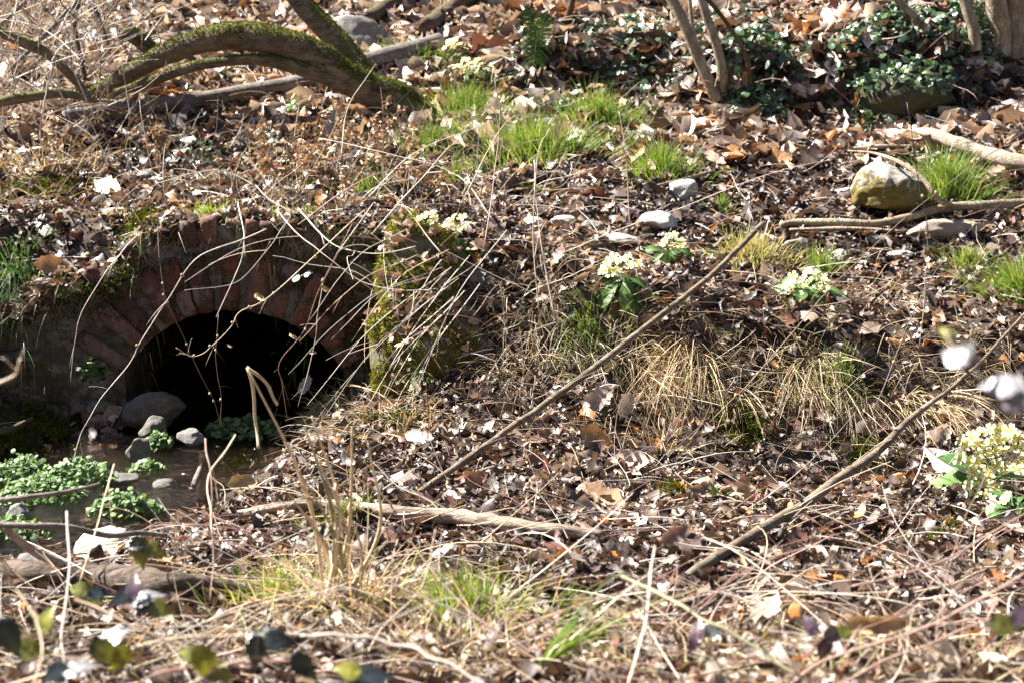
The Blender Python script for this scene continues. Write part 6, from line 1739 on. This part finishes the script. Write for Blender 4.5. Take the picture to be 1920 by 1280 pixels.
spray('bramble leaves half hidden at the lower right edge', [(1960, 1220, 3.0), (1900, 1190, 3.0), (1850, 1180, 3.0)],
      [(1888, 1170, 3.0, 0.06, 'olive', -0.3, U), (1915, 1150, 3.0, 0.05, 'purple', 1.0, U), (1245, 1195, 3.3, 0.045, 'dark', 1.0, U)][:2], col='pink')
# white winged leaf pair and shrivelled leaves hanging on stems at the arch
def hanging_leaf(px, py, Y, s, key, yaw, up, label):
    p = at(px, py, Y)
    root = thing('hanging_leaf', label, 'leaf', p)
    rot = qrot(np.array(up, float), yaw); base = p - np.array(rot @ Vector((0, 0.5 * s, 0)))
    place('blade', BL[key], root, base, rot, s)
    b = B(); V, F = tube(smooth_path([base, base + [0.01, 0.0, 0.015], base + [0.025, 0.01, 0.02]], 4), [0.001, 0.001], 4); b.add(V, F, np.array(STEM['straw'])); obj('stalk', b, M['twig'], root)
hanging_leaf(553, 522, 6.35, 0.052, 'pale', 2.4, (-0.5, -0.5, 0.7), 'white sunlit leaf hanging over the arch, the larger of the pair')
hanging_leaf(577, 514, 6.35, 0.036, 'pale', 0.4, (-0.4, -0.5, 0.7), 'white sunlit leaf hanging over the arch, the smaller of the pair')
one_leaf(490, 555, 0.06, (0.48, 0.33, 0.17), 'shrivelled leaf hanging on the curling stem in front of the arch', 'oak', (-0.5, -0.8, 0.3), 1.6, 0.5, Y=6.42, up=0)
one_leaf(613, 540, 0.045, (0.45, 0.29, 0.12), 'small crumpled golden leaf hanging beside the white pair', 'oak', (-0.3, -0.9, 0.2), 1.4, 0.5, Y=6.4, up=0)
one_leaf(553, 628, 0.05, (0.48, 0.34, 0.2), 'rolled dry leaf hanging below the arch end', 'oak', (-0.6, -0.8, 0.1), 2.2, 0.3, Y=6.38, up=0)
one_leaf(588, 658, 0.035, (0.46, 0.32, 0.18), 'small dry leaf hanging low beside the arch end', 'oak', (-0.4, -0.9, 0.2), 1.8, 0.3, Y=6.38, up=0)
one_leaf(432, 645, 0.03, (0.45, 0.32, 0.18), 'tiny dry pod leaf hanging in the dark opening', 'oak', (-0.4, -0.9, 0.2), 2.0, 0.3, Y=6.4, up=0)

# dry herbs with brown seed heads on the path
def seed_herbs():
    NTH = ['leftmost', 'second from left', 'third from left', 'fourth from left', 'fifth from left', 'sixth from left', 'seventh from left', 'seventh from right', 'sixth from right', 'fifth from right', 'fourth from right', 'third from right', 'second from right', 'rightmost']
    HX = [520, 560, 600, 660, 720, 760, 640, 690, 500, 740, 610, 130, 300, 830]
    for px, py, h in [(520, 380, 0.30), (560, 360, 0.34), (600, 340, 0.30), (660, 350, 0.36), (720, 360, 0.40), (760, 380, 0.36), (640, 410, 0.30), (690, 300, 0.34), (500, 320, 0.30), (740, 300, 0.3), (610, 300, 0.26), (130, 330, 0.3), (300, 330, 0.3), (830, 400, 0.32)]:
        g = ground(px, py)
        k = sorted(HX).index(px)
        root = thing('dry_herb', f'{NTH[k]} of the dry brown seed herbs on the path above the culvert', 'plant', g, 'dry seed herbs above the culvert')
        b = B(); hd = B()
        for i in range(4):
            d = np.array([rng.normal() * 0.35, rng.normal() * 0.25, 1.0])
            P = random_twig(g + [rng.normal() * 0.02, rng.normal() * 0.02, -0.01], d, h * rng.uniform(0.7, 1.15), 0.25, 8)
            V, F = tube(P, [0.0022, 0.0012], 5); b.add(V, F, np.array(STEM['straw']) * rng.uniform(0.7, 1.1))
            n = 18; pp = P[rng.integers(4, 8, n)] + rng.normal(size=(n, 3)) * 0.014
            V, F, C = leaf_batch(pp, norm(rng.normal(size=(n, 3))), rng.uniform(0.022, 0.050, n), rng.uniform(0.4, 0.7, n), rng.normal(size=n) * 1.4, rng.normal(size=n), rng.normal(size=n), np.array([0.36, 0.24, 0.14]) * rng.uniform(0.7, 1.2, (n, 1)), 5, 'plain')
            hd.add(V, F, C)
        obj('stems', b, M['twig'], root, kind='stuff'); obj('seed_heads', hd, M['dead'], root, kind='stuff')
seed_herbs()

by_label = {}
for o in scene.objects:
    if o.get('label') and o.get('category') == 'leaf' and o.parent is None:
        by_label.setdefault(o['label'], []).append(o)
for lab, os_ in by_label.items():
    if 1 < len(os_) <= 5:
        os_.sort(key=lambda o: o.location.x / (o.location.y + 0.3))
        for o, w in zip(os_, {2: ['leftmost', 'rightmost'], 3: ['leftmost', 'middle', 'rightmost'], 4: ['leftmost', 'mid-left', 'mid-right', 'rightmost'], 5: ['leftmost', 'mid-left', 'middle', 'mid-right', 'rightmost']}[len(os_)]):
            o['label'] = w + ' ' + lab
for o in bpy.data.objects:
    if '_o' in o: del o['_o']
print('objects', len(bpy.data.objects), 'tris', sum(len(m.loops) - 2 * len(m.polygons) for m in bpy.data.meshes))
